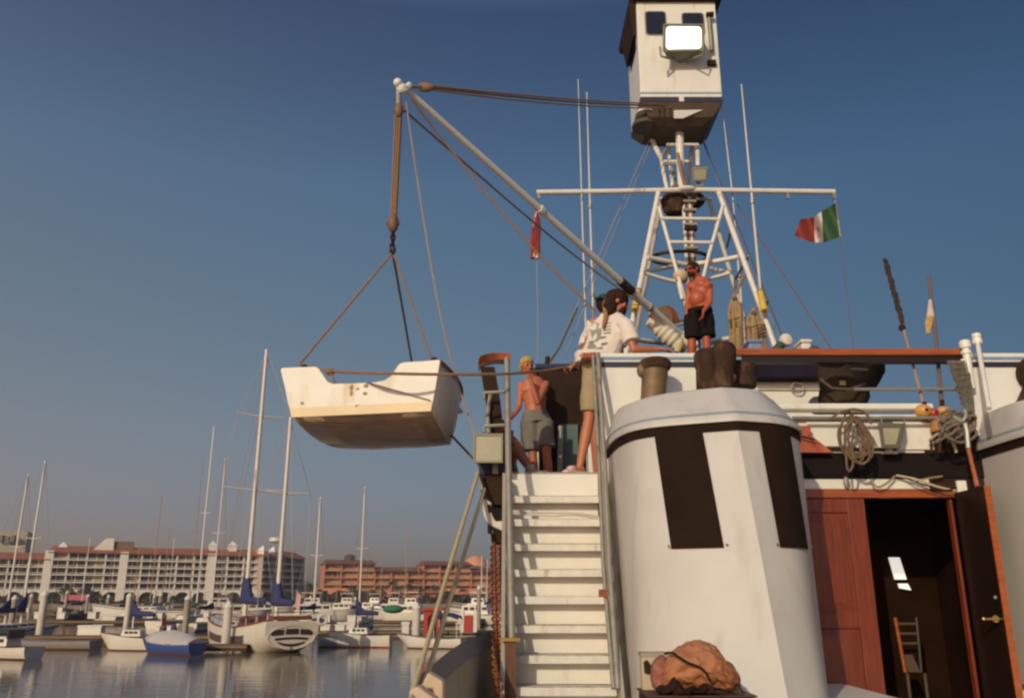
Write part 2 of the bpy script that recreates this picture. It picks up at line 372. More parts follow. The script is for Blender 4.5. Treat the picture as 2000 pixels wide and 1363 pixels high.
def tree(p, h, r, label):
    e = empty('broadleaf_tree', p, label, 'tree', 'leafy trees on the far quay')
    t = MB().tube([p, p+Vector((.1,0,h*.4)), p+Vector((.3,0,h*.75))], [.3,.22,.1], 7)
    for k in range(4):
        a = k*1.6; t.tube([p+Vector((.1,0,h*.4)), p+Vector((math.cos(a)*r*.6, math.sin(a)*r*.6, h*.75))], [.12,.05], 5)
    t.build('trunk', BARK, e)
    cw = MB()
    for k in range(520):
        v = Vector((random.gauss(0,1), random.gauss(0,1), random.gauss(0,1))); v.normalize()
        rad = random.uniform(.45, 1) * (1 + .25*math.sin(v.x*5+v.z*4))
        q = p + Vector((v.x*r*rad, v.y*r*rad, h*.68 + v.z*h*.34*rad)); s_ = random.uniform(.18,.4)
        n = Vector((random.gauss(0,1), random.gauss(0,1), random.gauss(0,1))).normalized(); a_ = n.orthogonal().normalized()*s_; b2 = n.cross(a_)
        cw.add([q-a_, q+b2*.8, q+a_, q-b2*.8], [(0,1,2,3)])
    cw.build('crown', LEAF, e); return e
PL = [(726,352,4.5,'palm left of the orange hotel canopy'),(745,340,5.5,'palm behind the white sailboat with blue cover'),(766,336,7.5,'tall palm left of the red dock box'),(776,344,6.2,'bushy palm beside the tallest quay palm'),
      (795,338,6.8,'palm above the white cruiser roof'),(823,346,5.2,'palm between two thin masts by orange hotel'),(851,340,6.2,'palm behind the cream mooring lines'),(905,350,5.0,'palm under the orange hotel dome'),(940,346,5.6,'palm nearest the rusty chain'),
      (655,350,4.0,'low palm at the corner of the orange hotel'),(690,348,4.6,'palm under the terracotta canopy')]
for px, Y, h, lb in PL: palm(at(px,1168,Y)*1.0 + Vector((0,0,-2.1-at(px,1168,Y).z)), h, lb)
for px, Y, h, r, lb in [(600,345,8,3.4,'dark tree in the gap between the two hotels'),(628,338,5,3,'low tree left of the orange hotel'),(668,335,4.5,3,'rounded tree before the orange hotel terrace'),(705,333,4.8,3.2,'leafy tree behind the thin white mast'),
        (128,324,6.5,3,'dark tree before the cream hotel arches at its left end'),(165,322,6,2.6,'leafy tree between two arches of the cream hotel'),(183,320,4.5,2.4,'smaller tree before the cream hotel arcade'),(870,330,4.6,3.2,'rounded tree behind the blue awning boat'),(555,338,4.5,3,'low tree under the hotel end wing')]:
    p = at(px,1168,Y); p.z = -2.1; tree(p, h, r, lb)

hd_ = MB(); random.seed(21)
for k in range(9000):
    u = random.random(); px = -20 + 1060*u; Yh = 301 + random.uniform(0, 7); q = at(px, 1168, Yh); hh = 1.5 + .9*math.sin(px*.045) + .7*math.sin(px*.13+1); top = max(.5, hh + (1.0 if px > 590 else 0))
    q.z = -2.1 + random.random()**.7*top; s_ = random.uniform(.25,.55); n = Vector((random.gauss(0,1), random.gauss(0,1), random.gauss(0,1))).normalized(); a_ = n.orthogonal().normalized()*s_; b2 = n.cross(a_)
    hd_.add([q-a_, q+b2*.8, q+a_, q-b2*.8], [(0,1,2,3)])
hd_.build('undergrowth', LEAF, kind='stuff', label='ragged dark shrubbery along the foot of both hotels', cat='shrubbery')
# ---------------------------------------------------------------- docks and pilings
DOCK = mat('weathered_dock_timber', (.10,.055,.032), .85, var=.3, scale=1.0, stretch=(1,5,5), bump=.2)
DOCKS = mat('dock_side_timber', (.06,.032,.02), .85, var=.3, scale=1.0)
PILE = mat('concrete_pile', (.36,.29,.22), .8, var=.12, scale=1.5, stain=(.24,.16,.10), sfac=.58)
PILEW = mat('white_pile', (.62,.54,.45), .8, var=.1, scale=1.5, stain=(.35,.25,.17), sfac=.6)
DBOX = mat('white_dock_locker', (.74,.66,.57), .5, var=.05)
def dock(x0, x1, Y, wd, lb, z=-3.0):
    e = empty('floating_dock', (x0, Y, WZ), lb, 'dock', 'brown timber docks of the marina')
    MB().box((x0,Y,z-.12),(x1,Y+wd,z)).build('deck_planks', DOCK, e)
    MB().box((x0+.05,Y+.05,z-.42),(x1-.05,Y+wd-.05,z-.125)).build('float', DOCKS, e)
    b = MB()
    b.box((x0,Y-.09,z-.22),(x1,Y-.004,z-.04)); b.build('fender_board', mat('yellowed_dock_edge',(.20,.13,.065),.8,var=.2,scale=.5), e)
dock(-75,-24,73,2.4,'dock behind the grey long boat and the blue covered launch')
dock(-24,22,83,2.6,'dock passing behind the white sailboat with red boot stripe')
dock(-100,30,118,2.6,'middle dock crossing behind the ketch')
dock(-130,40,165,3.0,'long far dock below the hotel arches')
dock(-150,50,225,3.0,'farthest dock under the hotel promenade')
dock(at(402,1262,60).x, at(486,1262,60).x, 59.5, 1.2, 'short dark dock finger under the ketch side')
PI = [(80,1215,1163,75),(20,1228,1170,92),(58,1190,1165,120),(128,1182,1158,150),(170,1180,1165,150),(248,1208,1165,96),(312,1180,1163,140),(362,1222,1170,86),(440,1258,1186,62),(812,1252,1188,66),
      (725,1208,1184,110),(605,1186,1168,160),(693,1190,1170,150),(300,1180,1166,160),(210,1185,1166,150),(330,1178,1165,170),(935,1190,1150,110)]
PLAB = ['thick pile beside the left white dock lockers','pile at the far left margin','slim pile behind the leftmost masts','slim pile before the hotel arches at left','slim pile left of the pink awning','pale pile below the white hull with maroon bow','slim pile right of the maroon bow','pale pile beside the white motor cruiser','large white pile before the ketch side',
      'large white pile left of the red dock box','pile behind the blue sail cover sailboat','pile behind the ketch stern rail','pile behind the thin right mast','slim pile on the far dock under the long white hull','slim pile right of the pink awning','slim pile left of the motor cruiser','pile behind the mooring lines']
for (px,yb,yt,Y),lb in zip(PI,PLAB):
    a = at(px,yb,Y); t = at(px,yt,Y); rr = .30 if Y < 100 else .26
    e = empty('mooring_pile', (a.x,Y,WZ), lb, 'piling', 'pale piles of the marina docks')
    MB().tube([(a.x,Y,WZ-1),(a.x,Y,t.z)], rr, 12).build('post', PILE if px not in (80,440,812,248) else PILEW, e, smooth=True)
    MB().lathe((a.x,Y,t.z), [(rr*1.15,0),(rr*1.15,.08),(.05,.45)], 12).build('cone_cap', DBOX, e)
def locker(px, py, Y, wpx, hpx, lb, m=DBOX):
    a = at(px,py,Y); s = F/(Y*.97); w_, h_ = wpx/s, hpx/s
    e = empty('dock_locker', (a.x+w_/2,Y,a.z), lb, 'locker', 'white lockers standing on the docks')
    MB().box((a.x,Y,a.z),(a.x+w_,Y+.8,a.z+h_*.82)).build('cabinet', m, e, bevel=.03)
    MB().box((a.x-.05,Y-.05,a.z+h_*.82+.003),(a.x+w_+.05,Y+.85,a.z+h_)).build('lid', m, e, bevel=.03)
for k,(px,py,Y,wd,h,lb) in enumerate([(65,1208,78,14,13,'white locker left of the thick pile'),(110,1208,90,15,12,'white locker right of the thick pile, lower of the two'),(112,1195,110,9,9,'smaller white locker above its larger neighbour'),(170,1208,85,16,13,'white locker on the dock under the hotel arches'),
     (279,1207,90,19,12,'wide white locker above the small blue sail cover'),(308,1207,90,8,10,'narrow white locker beside a red post'),(45,1195,110,10,8,'small white locker behind the leftmost sail cover'),(635,1215,90,9,13,'narrow white locker right of the ketch stern'),(678,1215,92,16,13,'white locker between two thin masts'),
     (625,1236,84,18,16,'white locker with dark doorway beside it'),(654,1236,84,18,16,'white locker left of the sailboat with red stripe'),(784,1246,70,14,30,'tall white locker beside the large pile'),(575,1200,100,10,9,'white locker seen over the ketch rail'),(397,1205,95,9,10,'white locker behind the ketch bow'),
     (150,1240,74,45,18,'long white locker on the dock at left'),(305,1232,74,6,9,'slim white locker left of its twin behind grey cover'),(325,1232,74,8,10,'white locker over the grey boat cover')]):
    locker(px,py,Y,wd,h,lb)
a = at(320,1202,92); MB().box((a.x-.15,92,-3.0),(a.x+.2,92.3,-1.7)).build('red_post', mat('red_paint',(.45,.04,.025),.6), label='short red post beside a narrow white locker', cat='post')

# ---------------------------------------------------------------- boats of the marina
BW = mat('white_boat_gelcoat', (.70,.62,.52), .35, var=.04, scale=1.0, stain=(.60,.50,.38), sfac=.65)
BWT = mat('brown_antifoul', (.13,.045,.028), .7)
BDECK = mat('boat_deck_tan', (.30,.20,.13), .7, var=.2)
BWIN = mat('boat_window', (.045,.03,.025), .25)
MAST = mat('painted_mast', (.72,.62,.54), .4, var=.06)
MASTO = mat('varnished_mast', (.42,.24,.14), .5)
WIRE = mat('rigging_wire', (.34,.28,.24), .5)
SAILB = mat('navy_sail_cover', (.032,.036,.10), .85, var=.2, scale=2)
RAILT = mat('teak_rail', (.22,.06,.03), .6, var=.2)
GCOV = mat('grey_boat_cover', (.44,.39,.37), .8, var=.12, scale=1.5, bump=.4, bscale=2)
def hull_rings(L, B, Fb, Fs, tr=.75, n=14, draft=.35, flare=.82, bowrake=.9, q=None):
    rings = []
    for i in range(n+1):
        t = i/n; x = L*t
        hb = B/2*(tr + (1-tr)*min(1, t/.45))*(1 if t < .45 else max(.012, math.sqrt(max(0, 1-((t-.45)/.55)**2.2))))
        sh = Fs + (Fb-Fs)*t**1.6 - .10*math.sin(math.pi*t)
        kz = -draft*(1 - max(0,(t-.75)/.25)**2) if t > .75 else -draft*(.4+.6*min(1,t/.3))
        r_ = bowrake * max(0,(t-.7)/.3)**2
        pts = []
        for s_ in (-1, 1):
            half = [(hb, sh), (hb*.985, sh*.6), (hb*flare, .08), (hb*flare*.75, kz*.6), (0.0, kz)]
            if s_ == -1: half = half
            else: half = list(reversed(half))[1:]
            for y_, z_ in half:
                pts.append(Vector((x + r_*(max(z_,0)/max(sh,.1)) - r_*.35, s_*y_, z_)))
        rings.append(pts)
    return rings
def place(o, px, Y, ang):
    a = at(px, 1200, Y); o.location = (a.x, Y, WZ); o.rotation_euler = (0,0,R(ang))
def boat_base(name, label, cat, L, B, Fb, Fs, hm=BW, stripe=None, group=None, tr=.75, wt=BWT, **k):
    e = empty(name, (0,0,0), label, cat, group)
    rg = hull_rings(L, B, Fb, Fs, tr, **k)
    h = MB(); h.loft(rg, True, True); 
    hl = h.build('hull', [hm, wt], e, smooth=True)
    for p in hl.data.polygons:
        if all(hl.data.vertices[i].co.z < .1 for i in p.vertices): p.material_index = 1
    if stripe:
        s_ = MB()
        for sd_ in (0, -1):
            rows = [[r_[0 if sd_ == 0 else -1] + Vector((0, (-.02 if sd_ == 0 else .02), -.14 - .10*jj)) for r_ in rg] for jj in (0, 1)]
            s_.grid(rows)
        s_.build('stripe', stripe, e)
    dk = MB(); dk.grid([[r_[0]+Vector((0,.03,.02)) for r_ in rg], [r_[-1]+Vector((0,-.03,.02)) for r_ in rg]]).build('deck', BDECK, e)
    return e, rg
def mast_on(e, x, h, r=.075, m=MAST, spr=(.55,), base=1.0, sw=.9, stays=True, L=8, boomL=0, cover=None, coverh=0):
    r = max(r, .06)
    MB().tube([(x,0,base-.4),(x,0,h)], [r, r*.75], 8).build('mast', m, e, smooth=True)
    for s_ in spr:
        MB().tube([(x,-sw,h*s_+.1),(x,0,h*s_),(x,sw,h*s_+.1)], [.03,.045,.03], 6).build('spreader', m, e)
    if stays:
        for tgt in ((0.2,0,base),(L*.98,0,base+.4)):
            MB().tube([(x,0,h),tgt], .018, 4).build('stay', WIRE, e)
        for s_ in (-1,1):
            MB().tube([(x,0,h*.98),(x,s_*sw,h*spr[0]+.1),(x,s_*sw*1.2,base)], .016, 4).build('shroud', WIRE, e)
    if boomL:
        MB().tube([(x,0,base+.9),(x-boomL,0,base+1.0)], .06, 6).build('boom', m, e)
    if cover:
        c = MB(); pr_ = []
        for i in range(9):
            t = i/8; xx = x + .18 - (boomL+.1)*t; ww = .20*(1-.5*t)+.05; hh = coverh*(max(0,1-t*3.2))**1.2 + .34*(1-.5*t)
            pr_.append([Vector((xx, ww*math.cos(a)*(.9 if math.sin(a)>0 else 1), base+.85 + (hh if math.sin(a)>0 else .14)*math.sin(a))) for a in [2*math.pi*j/10 for j in range(10)]])
        c.loft(pr_); c.build('sail_cover', cover, e, smooth=True)
def cabin(e, x0, x1, w_, z0, h, m=BW, wins=3, name='cabin'):
    c = MB().box((x0,-w_/2,z0),(x1,w_/2,z0+h), top=.86).build(name, m, e, bevel=.06)
    for s_ in (-1,1):
        for k in range(wins):
            a = x0+.25+(x1-x0-.5)*k/wins; b = a+(x1-x0-.5)/wins*.75
            wb = MB(); yy = s_*(w_/2*.955)
            wb.box((a,min(yy,yy+s_*.03),z0+h*.45),(b,max(yy,yy+s_*.03),z0+h*.8)).build('window', BWIN, c)
    return c
HDK = mat('dark_brown_hull',(.085,.05,.035),.4,var=.2); HTN = mat('tan_hull',(.33,.24,.17),.5,var=.15)
def sailboat(label, px, Y, ang, L, mh, r=.075, m=MAST, spr=(.55,), cover=SAILB, coverh=.3, hm=BW, stripe=SAILB, group='sailboats berthed in the marina', wt=BWT, small=False):
    if small and L > 6: hm = random.choice([BW, HDK, HTN, HDK]); cover = random.choice([SAILB, GCOV, HTN])
    e, rg = boat_base('sailboat', label, 'sailboat', L, L*.3, 1.15, .85, hm, stripe, group, wt=wt)
    cabin(e, L*.38, L*.72, L*.17, .9, .45, m=hm if small else BW, wins=3)
    mast_on(e, L*.58, mh, r, m, spr, 1.5, .8, not small, L, L*.36, cover, coverh)
    place(e, px, Y, ang)
    # keep the mast over the wanted spot
    off = Matrix.Rotation(R(ang),3,'Z') @ Vector((L*.58,0,0)); e.location = Vector(e.location) - off
    return e
def hgt(px, py, Y): return at(px,py,Y).z - WZ
SB = [ # px at the base, Y, angle, length, mast top py, px
 ('sailboat with bright mast and tall navy cover at the left edge', 43, 78, 75, 9, 900, .11, MAST, 1.3),
 ('leftmost sailboat, its navy cover cut by the picture edge', 12, 74, 80, 8, 925, .10, MAST, .9),
 ('sailboat with short mast before the hotel left pier', 156, 150, 80, 8, 1050, .08, MAST, .3),
 ('sailboat with thin tall mast above the hotel roof', 290, 150, 95, 10, 965, .09, MASTO, .3),
 ('sailboat with brown mast standing before the middle arches', 257, 130, 80, 9, 1060, .07, MASTO, .3),
 ('sailboat with short orange mast right of the middle arches', 313, 140, 85, 9, 1035, .07, MASTO, .3),
 ('sailboat with slim pale mast near the hotel turret', 325, 150, 100, 8, 1050, .07, MAST, .3),
 ('sailboat with tall raked mast right behind the motor cruiser', 382, 110, 70, 12, 832, .11, MAST, .3),
 ('sailboat whose mast stands just left of the ketch mainmast', 412, 100, 85, 10, 895, .10, MAST, .3),
 ('sailboat with tall slim mast left of the double spreader', 366, 120, 95, 10, 895, .06, MASTO, .3),
 ('sailboat with clean mast in the gap between the hotels', 612, 96, 75, 9, 970, .13, MAST, .3),
 ('sailboat with clean mast before the orange hotel roof', 701, 105, 85, 10, 950, .13, MAST, .3),
 ('sailboat with short mast between the orange hotel wings', 742, 150, 85, 8, 1085, .08, MASTO, .3),
 ('sailboat with faint tall mast before the orange hotel', 790, 140, 95, 9, 1033, .08, MASTO, .3),
 ('sailboat with brown mast left of the mooring lines', 815, 150, 80, 8, 1078, .07, MASTO, .3),
 ('sailboat with short mast under the orange dome', 940, 120, 80, 8, 1085, .09, MAST, .3),
 ('sailboat with thin mast beside the rusty chain', 951, 130, 90, 8, 1092, .07, MAST, .3),
 ('sailboat with brown mast before the hotel at far left', 130, 170, 80, 8, 1090, .08, MASTO, .3),
 ('sailboat with thin mast between the two tall hotel piers', 205, 165, 95, 8, 1085, .08, MASTO, .3),
 ('sailboat with thin mast right of the ketch mizzen', 655, 170, 85, 8, 1100, .07, MASTO, .3)]
for lb, px, Y, an, L_, top, r, m, ch in SB:
    sailboat(lb, px, Y, an, L_, hgt(px, top, Y), r, m, coverh=ch, small=Y > 105)
# the small white sloop with red boot stripe, navy cover
sl = sailboat('small white sloop with red boot stripe and navy sail cover right of the ketch', 700, 66, 172, 4.4, 2.9, .07, coverh=.9, wt=mat('red_boot_stripe',(.36,.05,.03),.5), stripe=None, group='sailboats berthed in the marina', small=True)
s2 = sailboat('small white sloop with navy bundled sail behind the grey covered launch', 262, 62, 168, 4.6, 2.6, .07, coverh=.7, wt=BWT, stripe=None, small=True)
def runabout(label, px, Y, ang, L, hm=BW, cover=None, group='small motor boats afloat', screen=True, wt=BWT, canopy=None, Fb=.95, Fs=.7, B=None):
    e, rg = boat_base('motor_boat', label, 'motor boat', L, B or L*.36, Fb, Fs, hm, None, group, tr=.85, wt=wt, draft=.2)
    if cover:
        c = MB(); rr = []
        for i in range(9):
            t = i/8; x = L*(.02+.93*t); r0 = rg[min(14,int(t*13))]; hb = abs(r0[0].y)*1.03; sh = r0[0].z+.02
            hh = .75*math.sin(math.pi*min(1,max(0.02,t*.9+.05)))**.6
            rr.append([Vector((x,-hb,sh-.08)), Vector((x,-hb*.98,sh+.03)), Vector((x,-hb*.5,sh+hh*.75)), Vector((x,0,sh+hh+.04*math.sin(i*2.1))), Vector((x,hb*.5,sh+hh*.75)), Vector((x,hb*.98,sh+.03)), Vector((x,hb,sh-.08))])
        c.loft(rr, True, True); c.build('cover', cover, e, smooth=True)
    elif screen:
        cabin(e, L*.35, L*.62, L*.24, Fs, .55, wins=2)
        MB().box((L*.33,-L*.12,Fs+.45),(L*.36,L*.12,Fs+.95)).build('windscreen', BWIN, e)
    if canopy:
        c = MB(); rr = []
        for i in range(7):
            t = i/6; x = L*(.05+.42*t); zz = Fs+1.5+.25*math.sin(math.pi*t)
            rr.append([Vector((x,-L*.16,zz-.25)),Vector((x,-L*.08,zz)),Vector((x,L*.08,zz)),Vector((x,L*.16,zz-.25)),Vector((x,L*.08,zz-.05)),Vector((x,-L*.08,zz-.05))])
        c.loft(rr, True, True); c.build('awning', canopy, e, smooth=True)
        for sx in (.07,.45):
            for s_ in (-1,1): MB().tube([(L*sx,s_*L*.15,Fs),(L*sx,s_*L*.15,Fs+1.28)], .025, 6).build('awning_pole', MAST, e)
    place(e, px, Y, ang); return e
runabout('blue launch with yellow trim under a grey fitted cover', 392, 57, 152, 4.6, hm=mat('royal_blue_hull',(.045,.08,.24),.4), cover=GCOV)
runabout('white cabin boat at the lower left edge of the water', 78, 53, 160, 4.8)
runabout('long low grey open boat moored before the white locker', 195, 63, 172, 8.0, hm=mat('grey_hull',(.27,.23,.21),.5), screen=False, Fb=.8, Fs=.6, B=1.9)
runabout('white speedboat behind the mooring lines with navy bimini', 905, 64, 168, 4.4, canopy=SAILB, screen=False)
runabout('small pale dinghy between the ketch and the sloop', 625, 66, 20, 3.6, hm=mat('pale_blue_hull',(.40,.38,.38),.5), screen=False)
def cruiser(label, px, Y, ang, L, m=BW, dome=False, bow=None):
    e, rg = boat_base('motor_cruiser', label, 'motor cruiser', L, L*.32, 1.9, 1.2, m, None, 'motor cruisers berthed in the marina', tr=.85)
    c = cabin(e, L*.25, L*.72, L*.24, 1.3, 1.2, wins=4)
    cabin(e, L*.32, L*.55, L*.20, 2.5, .9, wins=2, name='flybridge')
    MB().box((L*.28,-L*.11,4.1),(L*.56,L*.11,4.2)).build('hard_top', m, e, bevel=.03)
    for sx in (.30,.54):
        for s_ in (-1,1): MB().tube([(L*sx,s_*L*.1,3.3),(L*sx,s_*L*.1,4.1)], .03, 6).build('strut', MAST, e)
    MB().tube([(L*.3,-L*.15,1.9),(L*.95,-.15,2.6),(L*.99,0,2.65),(L*.95,.15,2.6),(L*.3,L*.15,1.9)], .025, 6).build('bow_rail', MAST, e)
    place(e, px, Y, ang); return e
cruiser('large white motor cruiser moored left of the ketch', 345, 120, 25, 12)
cruiser('white motor cruiser behind the ketch mainmast', 430, 150, 20, 12)
cruiser('white cruiser beyond the ketch stern under hotel wing', 545, 135, 10, 11)
cruiser('white cruiser right of the thin clean mast', 722, 160, 160, 10)
cruiser('white flybridge cruiser right of the tall palm', 812, 140, 150, 9)
cruiser('white cruiser beyond the red dock box', 850, 125, 165, 8)
cruiser('upper white cruiser of the pair left of the rusty chain', 985, 150, 172, 9)
cruiser('lower white cruiser of the pair left of the rusty chain', 985, 118, 172, 8)
cruiser('small white cruiser under the palms beside orange hotel', 770, 175, 170, 9)
lb_ = boat_base('sailing_yacht', 'long white hull with maroon bow below the hotel arches', 'sailing yacht', 16, 4, 2.6, 1.5, BW, SAILB)[0]
place(lb_, 375, 135, 172); cabin(lb_, 5, 10, 2.6, 1.5, .6, wins=4); MB().tube([(9,0,1.5),(9,0,3.6)], .1, 8).build('mast', MASTO, lb_)
# dock box painted red
rb = empty('equipment_shed', at(836,1250,68), 'tall red shed standing on the dock beside a white pile', 'shed')
q0 = at(826,1252,68); q1 = at(857,1252,68); qt = at(826,1192,68)
MB().box((q0.x,68,q0.z),(q1.x,70,qt.z)).build('wall', mat('bright_red_paint',(.42,.035,.02),.6,var=.15), rb, bevel=.02)
MB().box((q0.x-.25,67.8,qt.z+.003),(q1.x+.3,70.2,qt.z+.18)).build('roof', MATS['bright_red_paint'], rb)
MB().box((q0.x+.4,67.95,q0.z+.1),(q0.x+.9,67.99,qt.z-.7)).build('door', mat('deep_red_paint',(.25,.02,.015),.6), rb)
fd = empty('dock_fuel_pump', at(915,1236,80), 'red and white pump cabinet behind the navy bimini', 'fuel pump')
a = at(915,1238,80); MB().box((a.x-.4,80,WZ+.5),(a.x+.4,80.6,a.z+1.6)).build('cabinet', MATS['bright_red_paint'], fd, bevel=.03)
MB().box((a.x-.75,80,WZ+.5),(a.x-.42,80.6,a.z+2.0)).build('side_post', DBOX, fd, bevel=.03); MB().box((a.x+.42,80,WZ+.5),(a.x+.75,80.6,a.z+2.0)).build('side_post', DBOX, fd, bevel=.03)
a = at(768,1192,118); MB().ell((a.x,118,a.z+.2),(1.4,1.0,.55)).build('covered_dinghy', mat('green_tarpaulin',(.03,.16,.07),.8,var=.2,bump=.4,bscale=3), smooth=True, label='small boat bundled in green tarpaulin on the middle dock', cat='covered dinghy')
a = at(150,1178,170)
pa = empty('awning', a, 'pink market awning on the quay below the hotel arches', 'awning')
MB().hexa([a+Vector(p) for p in ((-2.6,-1,.6),(2.6,-1,.6),(2.6,2,.8),(-2.6,2,.8),(-2.2,.3,1.6),(2.2,.3,1.6),(2.2,1,1.6),(-2.2,1,1.6))]).build('canopy', mat('pink_canvas',(.48,.12,.13),.8), pa)
for s_ in (-1,1):
    MB().tube([a+Vector((s_*2.4,0,-3)),a+Vector((s_*2.4,0,.7))], .06, 6).build('leg', MAST, pa)

# ---------------------------------------------------------------- the ketch with windows in its transom
KL = 17.0
K = empty('ketch', (0,0,0), 'white two-masted ketch whose transom windows look like a grinning face', 'ketch')
rg = []
N = 18
for i in range(N+1):
    t = i/N; x = KL*t
    hb = 1.98*(.90 + .12*min(1,t/.35))*(1 if t < .4 else max(.02, math.sqrt(max(0,1-((t-.4)/.6)**2.3))))
    sh = 2.0 - .75*math.sin(math.pi*min(1,t*.95))*.9 + (.25*t*t)
    kz = .20 - 1.2*min(1, t/.25) if t < .22 else -1.0 + .7*max(0,(t-.8)/.2)
    rk = 1.4*max(0,(t-.7)/.3)**2; tk = -.16*(1-min(1,t/.12))
    hs = [(1.0,1.0),(1.02,.80),(1.0,.55),(.90,.30),(.62,.10),(0,0)]
    half = [(hb*a_, kz+(sh-kz)*b2) for a_, b2 in hs]
    pts = [Vector((x + rk*(max(z_,0)/sh-.3) + tk*(z_/sh), -y_, z_)) for y_, z_ in half] + [Vector((x + rk*(max(z_,0)/sh-.3) + tk*(z_/sh), y_, z_)) for y_, z_ in list(reversed(half))[1:]]
    rg.append(pts)
kh = MB(); kh.loft(rg, True, True); kh.build('hull', BW, K, smooth=True)
MB().grid([[r_[0]+Vector((0,.05,-.25)) for r_ in rg], [r_[-1]+Vector((0,-.05,-.25)) for r_ in rg]]).build('deck', BDECK, K)
for s_ in (0,-1):
    rows = MB(); sg = -1 if s_ == 0 else 1
    rows.loft([[r_[s_]+Vector((0,sg*.04,.0)), r_[s_]+Vector((0,sg*.04,.09)), r_[s_]+Vector((0,-sg*.10,.09)), r_[s_]+Vector((0,-sg*.10,.0))] for r_ in rg])
    rows.build('cap_rail', RAILT, K)
    # brown stripe along the topsides
    ix = 1 if s_ == 0 else -2; iy = 2 if s_ == 0 else -3
    st = MB(); a_ = rg[4:15]
    st.grid([[r_[ix].lerp(r_[iy], .1)+Vector((0,sg*.03,0)) for r_ in a_], [r_[ix].lerp(r_[iy], .95)+Vector((0,sg*.03,0)) for r_ in a_]])
    st.build('sheer_stripe', mat('brown_sheer_paint',(.11,.065,.06),.45), K)
# transom ring and windows on the raked stern plane
def tp(y, z, o=.02): return Vector((-.16*(z/1.95)-o, y*1.08, z))
trim = MB(); trim.tube([tp(1.48*math.cos(a)*(1-.12*max(0,-math.sin(a))), .98+(.72 if math.sin(a)>0 else .74)*math.sin(a), .02) for a in [2*math.pi*j/32 for j in range(33)]], .028, 6)
trim.build('transom_moulding', mat('cream_moulding',(.66,.52,.36),.5), K, smooth=True)
def panel(pts, nm='window', m=BWIN): MB().prism([tp(y,z,.015) for y,z in pts], (-.02,0,0)).build(nm, m, K)
for s_ in (-1,1): panel([(s_*.52,1.15),(s_*1.25,1.10),(s_*1.33,1.22),(s_*1.18,1.44),(s_*.52,1.50)])
panel([(-.40,1.17),(.40,1.17),(.40,1.52),(-.40,1.52)])
def band_(o_, i_): MB().add([tp(y,z,.03) for y,z in o_+i_], [(j,j+1,j+1+len(o_),j+len(o_)) for j in range(len(o_)-1)]).build('louvre', BWIN, K)
u_ = [-1+j/5 for j in range(11)]
band_([(1.06*u, 1.00-.06*u*u) for u in u_], [(1.00*u, .86-.07*u*u) for u in u_])
band_([(.88*u, .58+.16*u*u) for u in u_], [(.80*u, .40+.20*u*u) for u in u_])
MB().lathe(tp(0,.30,.02), [(.07,0),(.07,.04)], 10, (-1,0,0)).build('exhaust_port', BRASS, K)
cabin(K, 3.9, 8.4, 2.2, 1.45, .75, m=mat('maroon_cabin',(.13,.035,.025),.5), wins=4); cabin(K, 9.4, 12.0, 1.8, 1.3, .55, wins=3)
MB().box((-.1,-1.35,2.05),(1.3,1.35,2.30)).build('aft_deckhouse', RAILT, K, bevel=.04)
rl = MB()
for s_ in (-1,1):
    for i in range(0,19,2):
        r_ = rg[i]; p = r_[0 if s_ < 0 else -1] + Vector((0,-s_*.06,.09)); 
        MB().tube([p, p+Vector((0,0,.42))], .028, 5).build('stanchion', DBOX, K)
    MB().tube([r_[0 if s_ < 0 else -1] + Vector((0,-s_*.06,.52)) for r_ in rg], .03, 5).build('guard_rail', RAILT, K)
MB().tube([rg[0][0]+Vector((0,.06,.52)), rg[0][0]+Vector((-.1,.5,.55)), rg[0][-1]+Vector((-.1,-.5,.55)), rg[0][-1]+Vector((0,-.06,.52))], .03, 5).build('stern_rail', RAILT, K)
lbp = MB(); c0 = Vector((-.35,-1.95,2.05)); lbp.tube([c0+Vector((.08*0, .30*math.cos(a), .30*math.sin(a))) for a in [2*math.pi*j/16 for j in range(17)]], .09, 8); lbp.build('life_ring', DBOX, K, smooth=True)
ka = 50
KX = at(569,1240,59); 
MH = hgt(480,683,67.5); ZH = hgt(545,815,61.7)
def kmast(x, h, r, sprs, nm='mast'):
    MB().tube([(x,0,1.5),(x,0,h)], [r,r*.7], 10).build(nm, MAST, K, smooth=True)
    for hz, sw in sprs:
        MB().tube([(x,-sw,hz+.15),(x,0,hz),(x,sw,hz+.15)], [.06,.08,.06], 6).build('spreader', MAST, K)
kmast(10.2, MH, .19, [(MH*.755,1.9),(MH*.50,2.5)])
kmast(3.2, ZH, .17, [(ZH*.655,1.9)], 'mizzen_mast')
def cov(x, bl, hh, base, nm='sail_cover'):
    c = MB(); rr = []
    for i in range(12):
        t = i/11; xx = x + .35 - (bl+.3)*t; ww = .34*(1-.55*t)+.03; up = hh*max(0,1-t*4.2)**.8 + .42*(1-.5*t)
        rr.append([Vector((xx, ww*math.cos(a), base+(up if math.sin(a)>0 else .22)*math.sin(a))) for a in [2*math.pi*j/12 for j in range(12)]])
    c.loft(rr); c.build(nm, SAILB, K, smooth=True)
cov(10.2, 5.0, 2.1, 3.2); cov(3.2, 3.4, 1.9, 3.1)
for x, bl, bz in ((10.2,5.1,3.0),(3.2,3.5,2.85)): MB().tube([(x,0,bz),(x-bl,0,bz+.1)], .09, 8).build('boom', BW, K)
rd = MB().lathe((3.7,.3,ZH*.45), [(.1,-.1),(.40,0),(.42,.16),(.36,.26),(.1,.3)], 16); rd.build('radome', DBOX, K, smooth=True)
for a_, b2 in (((10.2,0,MH),(18.2,0,2.4)),((10.2,0,MH),(3.2,0,ZH)),((3.2,0,ZH),(0,0,2.4)),((10.2,0,MH*.8),(18.2,0,2.4))):
    MB().tube([a_,b2], .02, 4).build('stay', WIRE, K)
